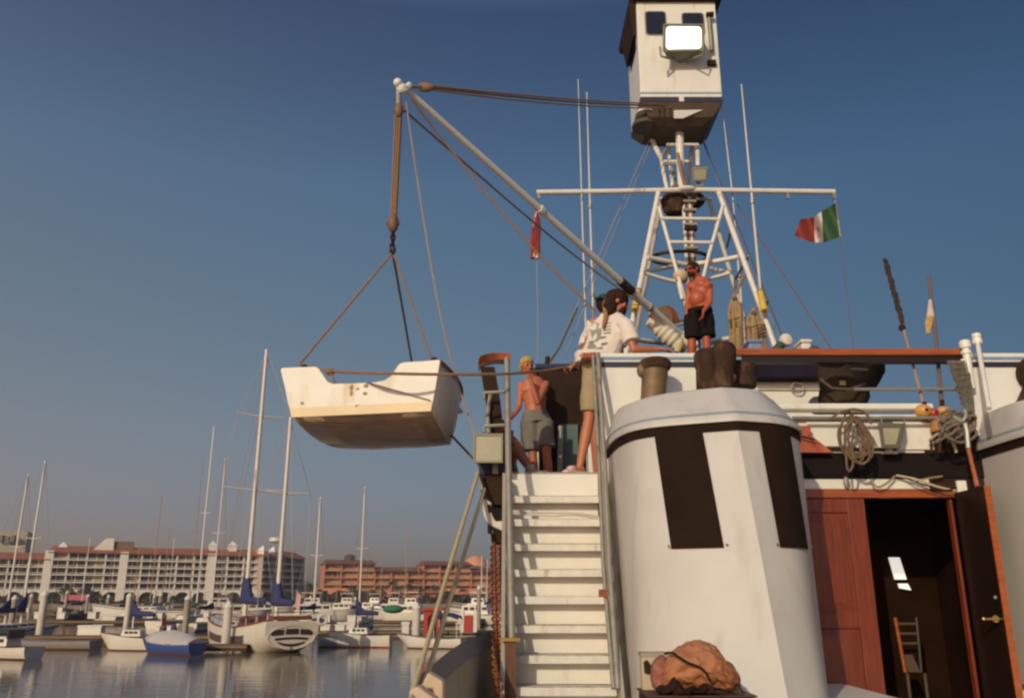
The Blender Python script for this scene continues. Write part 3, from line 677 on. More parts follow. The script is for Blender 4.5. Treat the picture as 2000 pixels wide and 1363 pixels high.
for s_ in (-1,1):
    MB().tube([(10.2,0,MH*.98),(10.2,s_*1.9,MH*.755+.15),(10.2,s_*2.5,MH*.50+.15),(10,s_*1.8,1.7)], .02, 4).build('shroud', WIRE, K)
    MB().tube([(3.2,0,ZH*.98),(3.2,s_*1.9,ZH*.655+.15),(2.2,s_*1.6,2.0)], .02, 4).build('shroud', WIRE, K)
    MB().tube([(10.2,0,MH*.6),(8.4,s_*1.8,1.7)], .02, 4).build('shroud', WIRE, K)
K.location = (KX.x, 59, WZ); K.rotation_euler = (0,0,R(90+34))
fl = MB(); fl.grid([[Vector((-.3,0,3.0+.5*j)) + Vector((-.18*i-.1*j, .05*math.sin(i), -.10*i)) for i in range(5)] for j in range(3)]); fl.build('ensign', mat('faded_pink_flag',(.55,.33,.30),.8), K, smooth=True)
# ================================================================ the yacht in front
YA = empty('motor_yacht', (2.6, 8, -1.45), 'white converted trawler yacht with twin raked funnels, stern stair, lattice mast and lookout cage', 'yacht')
DZ = 1.12      # boat deck level
WY = 8.0       # aft face of the superstructure
# hull and decks
h = MB(); h.box((-.12,4.6,-1.6),(7.6,9.6,-1.45)); h.build('aft_deck', GREYP, YA)
h = MB(); h.hexa([(-.1,4.9,-3.9),(7.4,4.9,-3.9),(7.0,26,-3.9),(.7,26,-3.9),(-.1,4.6,-1.6),(7.8,4.6,-1.6),(7.8,26,-1.6),(.5,26,-1.6)]); h.build('hull', WHITE, YA)
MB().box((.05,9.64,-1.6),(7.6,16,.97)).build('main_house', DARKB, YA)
MB().box((-.30,8.17,.98),(7.6,16,DZ)).build('boat_deck', GREYP, YA)
rbox('stern_wall', (.86,8.0,-1.45), (2.52,8.15,DZ-.003), WHITE, YA)
rbox('stern_wall', (4.42,8.0,-1.45), (7.6,8.15,DZ-.003), WHITE, YA)
# bulwark wings with stripes
def wing(x0, x1):
    b = rbox('bulwark', (x0,8.0,DZ), (x1,8.12,2.285), WHITE, YA, bevel=.01)
    MB().box((x0-.002,7.994,2.214),(x1,7.999,2.244)).build('pinstripe', BLUEP, b)
    MB().box((x0-.002,7.990,2.140),(x1,7.999,2.192)).build('stripe', NAVY, b)
    return b
wing(.845, 2.23); wing(4.41, 7.6)
MB().box((.68,8.03,2.24),(.843,8.6,2.30)).build('cap_rail', VARN, YA, bevel=.012)
# teak rail across the gap
w0 = at(1425,692,8.0).x; w1 = at(1882,692,8.0).x
MB().box((w0,7.97,2.255),(w1,8.11,2.325)).build('cap_rail', VARN, YA, bevel=.015)
MB().box((w0,8.0,2.19),(w1,8.08,2.252)).build('rail_shadow_strip', DARKW, YA)  # dark strip painting the shadow beneath the teak rail
# white doubled coaming, fascia
c0, c1 = at(1540,805,8).x, at(1821,805,8).x
rbox('coaming_cap', (2.45,7.955,1.715), (c1,8.13,1.775), WHITE, YA, bevel=.015)
rbox('coaming_ledge', (2.45,7.93,1.615), (c1,8.10,1.66), WHITE, YA, bevel=.012)
rbox('coaming', (2.45,8.0,1.30), (c1-.03,8.1,1.612), CREAM, YA)
rbox('coaming_end', (c1+.01,8.06,1.2), (4.41,8.12,1.70), DARKB, YA)  # end piece coloured dark for the shade in this corner
rbox('fascia', (2.45,7.96,1.065), (4.42,8.15,1.302), mat('near_black_navy',(.014,.009,.009),.75,spec=.12), YA, bevel=.01)
rbox('deck_edge', (2.45,7.99,.965), (4.42,8.15,1.062), CREAM, YA)
rbox('corner_block', (4.13,7.95,.86), (4.22,7.985,1.04), CREAM, YA)
# lockers let into the coaming
lk = rbox('locker_panel', (2.80,7.975,1.36), (3.24,7.998,1.60), CREAM, YA, bevel=.01)
MB().box((2.82,7.97,1.325),(3.62,7.998,1.352)).build('locker_shadow_strip', DARKB, lk)  # dark strip painting the shadow line under the locker
rbox('locker_panel', (3.62,7.975,1.33), (3.98,7.998,1.60), CREAM, YA, bevel=.01)
# pipes and rails across the gap
for (xa,xb,py,Y,r,nm) in ((1548,1890,816,7.85,.017,'guard_rail'),(1668,1872,760,7.95,.016,'guard_rail')):
    MB().tube([at(xa,py,Y),at(xb,py,Y)], r, 8).build(nm, STEEL, YA, smooth=True)
# door frame, leaves, dark saloon
MB().box((2.50,7.985,.885),(4.16,8.10,.963)).build('door_header', VARN, YA, bevel=.006)
def leaf(x0, x1, label=None, m=DOORW):
    d = MB().box((x0,8.03,-1.44),(x1,8.07,.882)).build('door', m, YA, bevel=.004)
    zz = [-1.35,-.17,-.126,.74]
    for a,b in ((zz[0],zz[1]),(zz[2],zz[3])):
        MB().box((x0,8.005,a-.14),(x1,8.028,a-.005)).build('door_rail', m, d, bevel=.004)
    MB().box((x0,8.005,zz[3]+.012),(x1,8.028,.88)).build('door_rail', m, d, bevel=.004)
    for a in (x0, x1-.16):
        MB().box((a,8.002,-1.44),(a+.16,8.027,.88)).build('stile', m, d, bevel=.004)
    for a,b in ((zz[0],zz[1]-.1),(zz[2]+.02,zz[3]-.02)):
        p = MB(); p.hexa([(x0+.19,8.027,a),(x1-.19,8.027,a),(x1-.19,8.027,b),(x0+.19,8.027,b),(x0+.25,8.008,a+.06),(x1-.25,8.008,a+.06),(x1-.25,8.008,b-.06),(x0+.25,8.008,b-.06)])
        p.build('raised_panel', m, d)
    return d
leaf(2.45, 3.27)
ol = MB().box((4.11,7.47,-1.42),(4.155,7.99,.93)).build('open_door', DARKW, YA, bevel=.004)  # leaf shade is in its dark colour
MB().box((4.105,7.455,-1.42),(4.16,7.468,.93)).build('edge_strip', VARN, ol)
MB().box((4.06,8.0,-1.44),(4.085,8.06,.87)).build('door_jamb', DOORW, YA)
hd = MB(); hp = at(1945,1208,7.5); hd.tube([hp+Vector((-.09,0,0)),hp+Vector((.06,0,0))], .011, 8); hd.ell(hp+Vector((-.10,0,0)),(.022,.018,.018),10,6); hd.ell(hp+Vector((.07,0,0)),(.022,.018,.018),10,6); hd.lathe(hp+Vector((0,.02,0)),[(.03,0),(.03,.02)],12,(0,-1,0))
hd.build('handle', BRASS, ol, smooth=True)
MB().ell(at(1944,1166,7.46),(.015,.01,.015),10,6).build('lock', STEEL, ol, smooth=True)
# saloon interior: walls with depth, ladder, far window glowing by emission in place of daylight
SAL = mat('shade_dark_saloon_panelling', (.020,.008,.004), .9, var=.3, scale=2, spec=.05)  # interior shade put into a near-black wall colour
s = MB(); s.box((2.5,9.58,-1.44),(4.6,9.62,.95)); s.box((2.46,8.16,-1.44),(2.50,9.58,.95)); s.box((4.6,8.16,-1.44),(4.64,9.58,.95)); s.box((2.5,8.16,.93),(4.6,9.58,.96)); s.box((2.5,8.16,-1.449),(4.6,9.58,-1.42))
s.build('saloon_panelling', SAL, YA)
wq = [at(1737,1088,9.5),at(1757,1088,9.5),at(1782,1150,9.5),at(1757,1150,9.5)]
MB().prism([wq[0],wq[1],at(1771,1131,9.5),at(1749,1131,9.5)], (0,.03,0)).build('lit_window', mat('daylit_pane',(.6,.58,.52),.5,emit=(1,.93,.82,.75)), YA)
MB().prism([at(1755,1139,9.5),at(1773,1139,9.5),at(1780,1152,9.5),at(1758,1148,9.5)], (0,.03,0)).build('lit_window', MATS['daylit_pane'], YA)
ld = empty('ladder_chair', at(1770,1250,8.9), 'wooden chair with pale slats standing inside the dark saloon', 'chair')
a = [at(1748,1205,8.9),at(1768,1312,8.9),at(1790,1205,8.9),at(1800,1312,8.9)]
MB().tube([a[0],a[1]], .018, 6).build('side_rail', VARN, ld); MB().tube([a[2],a[3]], .018, 6).build('side_rail', DARKW, ld)
CANE = mat('pale_cane', (.09,.055,.032), .7, var=.1)
for u in (.12,.30,.48): p, q = a[0].lerp(a[1],u), a[2].lerp(a[3],u); MB().tube([p,q], .014, 6).build('slat', CANE, ld)
MB().prism([at(1766,1278,8.88),at(1782,1278,8.88),at(1798,1312,8.88),at(1774,1312,8.88)], (0,.03,0)).build('seat', CANE, ld)
for px in (1772,1806): MB().tube([at(px,1314,8.9), Vector((at(px,1314,8.9).x,8.9,-1.42))], .016, 6).build('leg', CANE, ld)

# ---------------------------------------------------------------- funnels
BOT = [(.895,7.97),(.895,6.8),(1.04,6.32),(1.78,5.88),(2.07,6.10),(2.24,6.5),(2.40,7.05),(2.43,7.985)]
MID = [(.895,7.97),(.94,7.25),(1.14,6.85),(1.753,6.56),(2.08,6.67),(2.30,6.88),(2.43,7.2),(2.43,7.985)]
TOP = [(.98,7.97),(1.02,7.6),(1.29,7.15),(1.745,6.9),(2.05,7.0),(2.25,7.3),(2.34,7.5),(2.34,7.985)]
def curve2(pl, n=8):
    out = []
    for seg in (pl[0:4], pl[3:8]):
        P = [Vector((x,y,0)) for x,y in seg]; q = spline(P, n); out += q if not out else q[1:]
    return out
cb, cm, ct = curve2(BOT), curve2(MID), curve2(TOP)
RI = 3*8       # index of the ridge
def ring(z, mir=False, off=0.0, top=None):
    if top is None: t = (z+.72)/(1.3+.72); c = [a.lerp(b, t) for a,b in zip(cb, cm)]
    else: c = [a.lerp(b, top) for a,b in zip(cm, ct)]
    res = []
    for i,p in enumerate(c):
        tn = (c[min(i+1,len(c)-1)] - c[max(i-1,0)]).normalized(); nn = Vector((tn.y,-tn.x,0))
        if nn.y > 0 and i not in (0, len(c)-1) and abs(nn.x) < .5: nn = -nn
        q = p + nn*off
        res.append(Vector((q.x if not mir else 6.83-q.x, min(q.y,7.99), z)))
    return res
def funnel(mir):
    f = MB(); rings = [ring(z, mir) for z in (-.72,-.2,.3,.8,1.33)]
    f.loft(rings, True, True); fo = f.build('funnel', FUNN, YA, smooth=True)
    b = MB(); b.loft([ring(z, mir, .010) for z in (1.245,1.318)], True, True); b.build('black_band', SMOKE, fo, smooth=True)
    cpm = MB(); rr = [ring(1.32, mir, .030), ring(1.345, mir, .034)] + [[Vector((p.x,p.y,1.345+(1.68-1.345)*t)) for p in ring(1.345, mir, .034*(1-t), top=t)] for t in (.12,.3,.5,.7,.88)]
    last = [Vector((p.x,p.y,1.67)) for p in ring(1.67, mir, 0, top=.96)]; rr.append(last)
    cen = sum(last, Vector())/len(last); rr.append([p.lerp(cen,.10)+Vector((0,0,.012)) for p in last])
    cpm.loft(rr, True, True); cp = cpm.build('cap', FUNN, fo, smooth=True)
    st = MB()
    for t0_, t1_ in ((.13,.20),):
        st.loft([[Vector((p.x,p.y,1.345+.335*t)) for p in ring(1.345, mir, .034*(1-t)+.004, top=t)] for t in (t0_,t1_)], True, False)
    st.build('pinstripe', mat('faded_teal_stripe',(.27,.33,.34),.5), cp, smooth=True)
    # raked black louvres
    def louvre(xa, xb, z0):
        g = []
        for k in range(9):
            z = z0 + (1.252-z0)*k/8; rb_ = ring(z, mir, .012); sl_ = (.035 if xa < 1.5 else 0)*(1-k/8); rr_ = []
            for j in range(9):
                x = (xa+sl_+(xb-xa)*j/8) if not mir else 6.83-(xa+sl_+(xb-xa)*j/8)
                for i in range(len(rb_)-1):
                    p, q = rb_[i], rb_[i+1]
                    if min(p.x,q.x) <= x <= max(p.x,q.x) and abs(q.x-p.x) > 1e-6 and min(p.y,q.y) < 7.9:
                        u = (x-p.x)/(q.x-p.x); rr_.append(p.lerp(q,u)); break
            g.append(rr_)
        g = [r_ for r_ in g if len(r_) == 9]
        m_ = MB(); m_.grid(g); o = m_.build('louvre', SMOKE, fo, smooth=True)
        for e_ in (0,8):
            if len(g): MB().ell(g[0][e_]+Vector((-.02 if e_==0 else .02,-.01,.02)), (.009,.006,.009), 8, 5).build('bolt', RUST, fo)
    louvre(1.15,1.50,.345); louvre(1.93,2.235,.345)
    return fo
funnel(False); funnel(True)
rbox('funnel_plinth', (.86,5.75,-.86), (2.9,7.98,-.722), WHITE, YA, bevel=.02)
rbox('funnel_plinth', (4.46,5.75,-1.44), (6.6,7.98,-.722), WHITE, YA, bevel=.02)
# sooty exhaust pipes behind the funnel cap
def pipe(px, py0, py1, wpx, Y, m, lab, flare=1.1, lean=0):
    a, b = at(px+lean,py1,Y), at(px,py0,Y); s = F/((a-Vector((0,0,0))).length); r = wpx/2/F*(Y*.96+a.z*.28)
    e = MB(); e.lathe(a, [(r*.92,0),(r*.95,(b-a).length*.5),(r*flare,(b-a).length*.62),(r*flare,(b-a).length*.9),(r*.9,(b-a).length)], 20, (b-a)); return e.build('exhaust_pipe', m, YA, smooth=True, label=lab)
p1 = pipe(1280,706,785,52,7.72,PIPEB,'short heat-browned pipe left of the sooty pair',1.0,-5)
MB().ell(at(1254,724,7.7),(.05,.05,.07)).build('flange', PIPEB, p1, smooth=True)
MB().lathe(at(1280,722,7.72),[(.14,0),(.15,.03),(.15,.07),(.12,.10)],18).build('rain_cap', SOOT, p1, smooth=True)
p2 = pipe(1386,686,762,56,7.6,SOOT,'large soot-blackened pipe with round top',1.10)
p3 = pipe(1414,672,758,42,7.45,SOOT,'tallest soot-blackened pipe leaning over its neighbour',1.12)
MB().lathe(at(1416,745,7.48),[(.09,0),(.10,.02),(.10,.05),(.085,.07)],18).build('collar', mat('brown_primer',(.20,.11,.075),.8), p3, smooth=True)
p4 = pipe(1452,712,756,54,7.7,SOOT,'low wide sooty pipe at the right',1.0)

# ---------------------------------------------------------------- stern stair
ST = empty('stairway', (.35,7.9,-1.45), None, None); del_ = ST
ST.parent = YA; ST.matrix_parent_inverse = Matrix.Translation(-ORG[YA]); 
TREADP = mat('scuffed_tread_paint', (.72,.67,.58), .6, var=.10, scale=9, stain=(.42,.31,.20), sfac=.58, bump=.15, bscale=50)
KS = [.1386,.1114,.0845,.0564,.026,-.0044,-.037,-.070]
xs = lambda px, py, Y: at(px,py,Y).x
for i in range(11):
    yn = 7.95 - .134*i; z = 1.10 - .219*i; x0, x1 = -.05, .79
    if i:
        t_ = MB().box((x0-.002*(i%2),yn-.003*(i%3),z-.062),(x1+.003*(i%2),yn+.20,z)); t_.build('tread', TREADP, ST, bevel=.006)
        MB().box((x0+.01,yn-.003,z-.003),(x1-.01,yn+.010,z+.004)).build('worn_nosing', mat('worn_tread_edge',(.44,.34,.25),.9,var=.5,scale=20), ST)
    MB().box((x0,yn+.125,z-.2185),(x1,yn+.145,z-.064 if i else z)).build('riser', CREAM, ST)
MB().box((-.06,7.955,.86),(.80,7.975,1.10)).build('landing_edge', CREAM, ST, bevel=.006)
MB().box((-.06,7.98,1.102),(.80,8.3,1.12)).build('landing', GREYP, ST)
def strg(x0, x1): # sloping side stringers
    return MB().prism([(x0,7.98,1.08),(x0,7.74,1.08),(x0,6.35,-1.2),(x0,6.35,-1.44),(x0,6.62,-1.44)], (x1-x0,0,0))
strg(-.085,-.055).build('stringer', mat('stringer_grey_paint',(.36,.31,.25),.55,var=.12), ST)
strg(.795,.82).build('stringer', mat('stringer_grey_paint',(.36,.31,.25),.55), ST)
ls = [at(990,700,7.9),at(993,900,7.55),at(1000,1250,6.95)]
MB().tube(ls, .029, 12).build('handrail', STEEL, ST, smooth=True)
rs_ = [at(1168,690,7.92),at(1181,905,7.5),at(1190,1100,7.1),at(1207,1345,6.7)]
MB().tube(rs_, .022, 12).build('handrail', STEEL, ST, smooth=True)
MB().tube([p+Vector((-.045,.03,-.02)) for p in rs_[:-1]]+[rs_[-1]+Vector((-.03,.02,0))], .018, 10).build('handrail', STEEL, ST, smooth=True)
for py_, Y in ((765,7.8),(830,7.7)):
    a = at(946,py_+2,Y); b = at(988,py_,Y); MB().tube([a+Vector((0,0,-.06)),a,b], .017, 8).build('rail_bracket', STEEL, ST, smooth=True)
MB().box(tuple(at(1182,1158,7.0)-Vector((.05,.02,.03))), tuple(at(1182,1158,7.0)+Vector((.02,.02,.03)))).build('clip', RUST, ST)
MB().box((-.05,6.80,-1.44),(.03,6.95,-.325)).build('newel_post', mat('brown_timber_post',(.14,.06,.032),.75,var=.3,scale=6,stretch=(8,8,1),bump=.2), ST)
MB().box((-.08,6.78,-.32),(.06,6.97,-.295)).build('post_cap', BRASS, ST)
MB().tube(spline([(-.05,7.70,.735),(.12,7.66,.725),(.3,7.67,.72),(.5,7.66,.715),(.68,7.68,.70),(.80,7.72,.675)],5), .012, 6).build('hose', HOSE, YA, smooth=True)
MB().tube(spline([(-.05,7.70,.715),(.15,7.66,.705),(.35,7.66,.69),(.55,7.66,.70),(.78,7.70,.665)],5), .011, 6).build('hose', HOSE, YA, smooth=True)

# ---------------------------------------------------------------- port wing, left of the stair
wp = MB()
oL = [at(938,716,7.95),at(950,790,7.95),at(962,850,7.95),at(985,850,7.95),at(977,780,7.95),at(966,716,7.95)]
wp.prism(oL, (0,.30,0)); pw = wp.build('wing_bulwark', DARKB, YA)  # shade on the inside of the wing put into its dark colour
cr_ = spline([at(935,722,8.0),at(938,708,8.0),at(955,702,8.1),at(975,700,8.15),at(997,701,8.1)],6)
cm_ = MB(); cm_.loft([[p+Vector((0,-.09,-.035)),p+Vector((0,.09,-.035)),p+Vector((0,.11,.03)),p+Vector((0,-.11,.03))] for p in cr_]); cm_.build('wing_cap_rail', VARN, pw, smooth=True, bevel=.01)
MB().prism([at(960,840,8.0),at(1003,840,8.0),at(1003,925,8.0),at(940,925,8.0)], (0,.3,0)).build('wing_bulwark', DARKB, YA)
MB().prism([at(934,902,7.9),at(988,902,7.9),at(990,925,7.9),at(936,925,7.9)], (0,.4,0)).build('sheer_stripe', CANV, YA)
MB().box(tuple(at(962,904,7.88)-Vector((0,0,.10))), tuple(at(973,904,7.88)+Vector((0,.02,0)))).build('stripe_plate', STEEL, YA)
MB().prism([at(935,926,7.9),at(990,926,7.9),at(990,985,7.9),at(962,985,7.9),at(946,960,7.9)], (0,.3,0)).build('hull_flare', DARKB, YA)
fl_ = MB(); a = at(926,848,7.7); b = at(981,903,7.7)
fd_ = fl_.hexa([(a.x,7.7,b.z),(b.x,7.7,b.z),(b.x-.03,7.95,b.z+.05),(a.x+.03,7.95,b.z+.05),(a.x,7.7,a.z),(b.x,7.7,a.z),(b.x-.03,7.95,a.z-.05),(a.x+.03,7.95,a.z-.05)]).build('floodlight', LAMPG, YA, bevel=.01)
MB().box((a.x+.012,7.692,b.z+.012),(b.x-.012,7.699,a.z-.012)).build('lens', LENS, fd_)
fr_ = MB()
for q in (((a.x-.005,7.68,a.z-.014),(b.x+.005,7.70,a.z+.004)),((a.x-.005,7.68,b.z-.004),(b.x+.005,7.70,b.z+.014)),((a.x-.005,7.68,b.z+.015),(a.x+.013,7.70,a.z-.015)),((b.x-.013,7.68,b.z+.015),(b.x+.005,7.70,a.z-.015))): fr_.box(*q)
fr_.build('lens_frame', LAMPG, fd_)
MB().tube([at(955,846,7.85),at(952,810,7.9),at(958,770,7.95)], .02, 8).build('lamp_bracket', STEEL, fd_)
for k in range(4):
    p = [at(948+3*k,975+2*k,7.75),at(947+3*k,1000,7.75),at(957+3*k,1020,7.72),at(975+2*k,1030-3*k,7.7),at(992,1037-3*k,7.65)]
    MB().tube(spline(p,6), .017, 8).build('hose_turn', HOSE, None if k else None, smooth=True, label=['outermost','second','third','innermost'][k]+' turn of the white hose hanging left of the stair', cat='hose', group='turns of the white hose left of the stair')
bk_ = MB().prism([at(958,1041,7.7),at(990,1038,7.7),at(990,1062,7.7),at(960,1060,7.7)], (0,.25,0)).build('junction_box', DARKB, YA, bevel=.01)
MB().tube([at(955,985,7.75),at(957,1042,7.75)], .02, 8).build('drain_pipe', DARKB, YA)
# rusty chain
ch = MB(); n = 46; pa_, pb_ = at(966,1064,7.6), at(973,1375,6.6)
for i in range(n):
    p = pa_.lerp(pb_, i/(n-1)); d = (pb_-pa_).normalized(); sd_ = Vector((1,0,0)) if i%2 else Vector((.25,1,0)).normalized()
    L_ = (pb_-pa_).length/n*.78
    ch.tube([p + d*L_*math.cos(a)*.95 + sd_*.032*math.sin(a) for a in [2*math.pi*j/10 for j in range(11)]], .011, 6, False)
ch.build('chain', RUST, smooth=True, label='rusty orange chain hanging beside the stair post', cat='chain')
ch2 = MB(); pa_, pb_ = at(978,1062,7.75), at(984,1260,7.2); ch2.tube([pa_,pb_], .016, 6); ch2.build('rope', mat('rust_stained_rope',(.17,.075,.045),.9,var=.4,scale=40,bump=.4), label='dark stained rope between the chain and the stair post', cat='rope')
# side bulwark with slate cap, sweeping to the stern
pts = [at(828,1350,5.3),at(862,1318,5.7),at(900,1285,6.2),at(935,1262,6.8),at(966,1250,7.3),at(985,1243,7.7)]
cv = spline(pts, 5)
sb_ = MB(); low = MB(); rings = []; rows = []
for p in cv:
    rings.append([p+Vector((-.13,-.02,.0)), p+Vector((.02,-.02,0)), p+Vector((.02,.02,.04)), p+Vector((-.13,.02,.05))])
sb_ = MB()
for i,p in enumerate(cv): pass
sb_.loft([[p+Vector((-.06,0,.06)),p+Vector((.0,-.02,-.02)),p+Vector((.01,.0,-.04)),p+Vector((-.06,.04,.045))] for p in cv]); sb_.build('side_cap_rail', GREYC, YA, smooth=True)
low.grid([[p+Vector((-.012,.0,-.03)) for p in cv],[p+Vector((.02,.02,-.5)) for p in cv],[Vector((p.x+.05,p.y+.04,-1.46)) for p in cv]])
low.grid([[p+Vector((-.05,.02,-.03)) for p in cv],[Vector((p.x-.01,p.y+.06,-1.46)) for p in cv]])
low.build('side_bulwark', GREYP, YA, smooth=True)
# cream fairlead at the corner, mooring lines
fl2 = MB(); fl2.prism([at(836,1312,5.2),at(866,1330,5.2),at(866,1372,5.2),at(850,1372,5.2),at(846,1345,5.2),at(820,1345,5.2)], (0,.14,0)); fl2.prism([at(800,1346,5.05),at(818,1340,5.05),at(852,1366,5.05),at(850,1380,5.05),at(796,1380,5.05)], (0,.16,0))
fo_ = fl2.build('fairlead', BEIGE, YA, bevel=.012); MB().box(tuple(at(826,1352,5.22)),tuple(at(852,1338,5.3))).build('roller', RUST, fo_)
MB().tube([at(934,922,7.8),at(868,1140,6.4),at(801,1372,5.0)], .017, 10).build('mooring_line', ROPEC, smooth=True, label='outer cream mooring line slanting down to the fairlead', cat='rope', group='cream mooring lines')
MB().tube([at(946,955,7.8),at(888,1140,6.6),at(826,1345,5.24)], .017, 10).build('mooring_line', ROPEC, smooth=True, label='inner cream mooring line slanting down to the fairlead', cat='rope', group='cream mooring lines')

# ---------------------------------------------------------------- upper deck house, things on it
RZ = 3.13
hx0, hx1 = at(1205,745,11.5).x, at(1700,745,11.5).x
rbox('upper_house', (hx0,11.5,DZ), (hx1-.10,15.2,2.87), CREAM, YA, bevel=.02)
rf = MB().box((hx0-.2,11.3,2.87),(hx1,15.6,RZ)).build('house_roof', mat('navy_roof_canvas',(.018,.015,.026),.85,var=.3,spec=.12), YA, bevel=.03)
gr = MB(); q = at(1558,757,11.42); gr.tube([q+Vector((.085*math.cos(a),0,.07*math.sin(a))) for a in [2*math.pi*j/16 for j in range(17)]], .012, 6, False); gr.build('ring_handle', STEEL, YA)
MB().tube([at(1480,757,11.44),at(1600,757,11.44)], .012, 6).build('grab_rail', STEEL, YA)
# dark tender stowed on the boat deck, covered machine
tn = empty('covered_tender', at(1690,745,9.6), 'dark canvas-covered tender with pointed end jutting right under the teak rail', 'boat')
rr = []
for i in range(11):
    t = i/10; px = 1655 + 63*t; top = 716 + (4*t*t*2); bot = 775 - 8*t if t < .5 else 771 - (771-735)*((t-.5)/.5)**1.1
    if t > .93: top += 6
    a = at(px,top,9.7); b = at(px,bot,9.7); wd = .62*(1-.75*t**2)
    rr.append([Vector((a.x,9.7-wd,a.z-.02)),Vector((a.x,9.7,a.z)),Vector((a.x,9.7+wd,a.z-.02)),Vector((b.x,9.7+wd*.7,b.z)),Vector((b.x,9.7-wd*.7,b.z))])
MB().loft(rr).build('canvas_cover', CANVK, tn, smooth=True)
MB().tube([at(1662,721,9.05),at(1700,722,9.2)], .014, 6).build('lacing', ROPED, tn)
wn = empty('deck_winch', at(1640,800,8.7), 'canvas-wrapped deck winch standing behind the coaming, brown and olive', 'winch')
rr = []
for i,(py,xl,xr) in enumerate([(815,1603,1688),(790,1602,1690),(776,1598,1696),(758,1600,1690),(742,1600,1672),(726,1600,1662),(710,1603,1655),(700,1612,1648)]):
    a, b = at(xl,py,8.6), at(xr,py,8.6); c = (a+b)/2; rx = (b.x-a.x)/2
    rr.append([Vector((c.x+rx*math.cos(t)*(1+.08*math.sin(5*t+i)), 8.6+rx*.8*math.sin(t)*(1+.06*math.sin(4*t+i)), c.z)) for t in [2*math.pi*j/20 for j in range(20)]])
MB().loft(rr).build('canvas_cover', CANVO, wn, smooth=True)
MB().lathe(at(1628,712,8.55),[(.07,-.06),(.13,0),(.14,.05),(.10,.12),(.02,.14)],16).build('drum_top', CANVK, wn, smooth=True)
MB().box(tuple(at(1641,752,8.30)),tuple(at(1650,744,8.32))).build('buckle', BRASS, wn)
MB().tube([at(1602,740,8.25),at(1625,758,8.22),at(1660,760,8.22),at(1690,750,8.4)], .013, 6).build('lashing', ROPED, wn)
fdr = MB().tube([at(1575,800,8.5),at(1596,798,8.5)], .0, 6)
MB().ell(at(1597,792,8.75),(.10,.09,.10)).build('buoy', mat('blue_grey_buoy',(.17,.18,.20),.6), smooth=True, label='small blue-grey round buoy left of the wrapped winch', cat='buoy')
bt_ = [('white_cooler',1592,716,704,18,'small white cooler seen through the gap under the teak rail',DBOX),('blue_cooler',1490,716,706,26,'pale blue cooler seen under the teak rail',mat('pale_blue_plastic',(.20,.24,.38),.5))]
for nm, px, yb, yt, wpx, lb, m_ in bt_:
    a, b = at(px-wpx/2,yb,11.1), at(px+wpx/2,yt,11.1)
    e = empty(nm, (a.x,11.1,RZ), lb, 'cooler'); e.location.z = RZ; z0 = max(RZ, a.z)
    MB().box((a.x,11.35,RZ+.002),(b.x,11.65,RZ+.26)).build('tub', m_, e, bevel=.02); MB().box((a.x-.01,11.34,RZ+.264),(b.x+.01,11.66,RZ+.31)).build('lid', m_, e, bevel=.01)

# dark navy-topped console box behind the boys
cs = empty('deck_console', at(1100,920,9.9), 'tall dark canvas-covered deck box with navy top behind the blond boy', 'deck box')
a, b = at(1052,722,9.9), at(1142,930,9.9)
MB().box((a.x,9.9,DZ),(at(1142,720,9.9).x,11.2,a.z)).build('side', CANVO if False else mat('dark_brown_canvas',(.036,.020,.014),.9,var=.25,bump=.3,spec=.1), cs, bevel=.02)
MB().box((a.x-.04,9.86,a.z+.003),(at(1142,720,9.9).x+.04,11.25,a.z+.07)).build('top', CANV, cs, bevel=.02)
MB().box((at(1092,830,9.9).x,9.86,DZ),(at(1128,830,9.9).x,9.89,at(1100,830,9.9).z)).build('teal_panel', TEAL, cs)
MB().tube([at(1095,832,9.6),at(1093,932,9.6)], .028, 8).build('deck_post', STEEL, YA)
MB().tube([at(1068,712,9.9)+Vector((0,0,-.02)),at(1070,706,9.9)+Vector((0,0,.06))], .03, 8).build('cleat', DARKB, YA)
st_ = MB().box(tuple(at(1150,925,8.9)),tuple(at(1166,876,9.2))).build('stool', WHITE, None, label='white seat end showing behind the sandalled foot', cat='seat', bevel=.01)
MB().box(tuple(at(1040,950,10.2)),tuple(at(1052,870,10.3))).build('white_post', WHITE, YA)
# stern flood lamp on the coaming, ropes, buoy, cables
fa = empty('work_lamp', at(1738,850,7.8), 'square metal work lamp hanging below the coaming rail', 'lamp')
MB().hexa([at(1722,876,7.75),at(1757,876,7.75),at(1757,876,8.0),at(1722,876,8.0),at(1714,826,7.70),at(1768,826,7.70),at(1768,826,8.0),at(1714,826,8.0)]).build('housing', mat('grey_green_lamp_metal',(.17,.15,.12),.5,metal=.3), fa, bevel=.01)
MB().hexa([at(1728,868,7.735),at(1750,868,7.735),at(1750,868,7.745),at(1728,868,7.745),at(1724,836,7.69),at(1758,836,7.69),at(1758,836,7.70),at(1724,836,7.70)]).build('lens', LENS, fa)
MB().tube([at(1722,828,7.8),at(1722,814,7.85),at(1766,814,7.85),at(1766,828,7.8)], .01, 6).build('bracket', STEEL, fa)
cl = MB(); cl.grid([[at(1722+ (32*j/6), 884 - (8*math.sin(math.pi*j/6) if i == 0 else -2), 7.86+.02*math.sin(j*2+i)) for j in range(7)] for i in range(2)]); cl.build('folded_cloth', DBOX, None, smooth=True, label='crumpled white cloth under the square work lamp', cat='cloth')
def rope(nm, pts, r, m, lb, cat='rope', grp=None, n=6):
    return MB().tube(pts, r, n).build(nm, m, None, smooth=True, label=lb, cat=cat, group=grp)
co = MB()
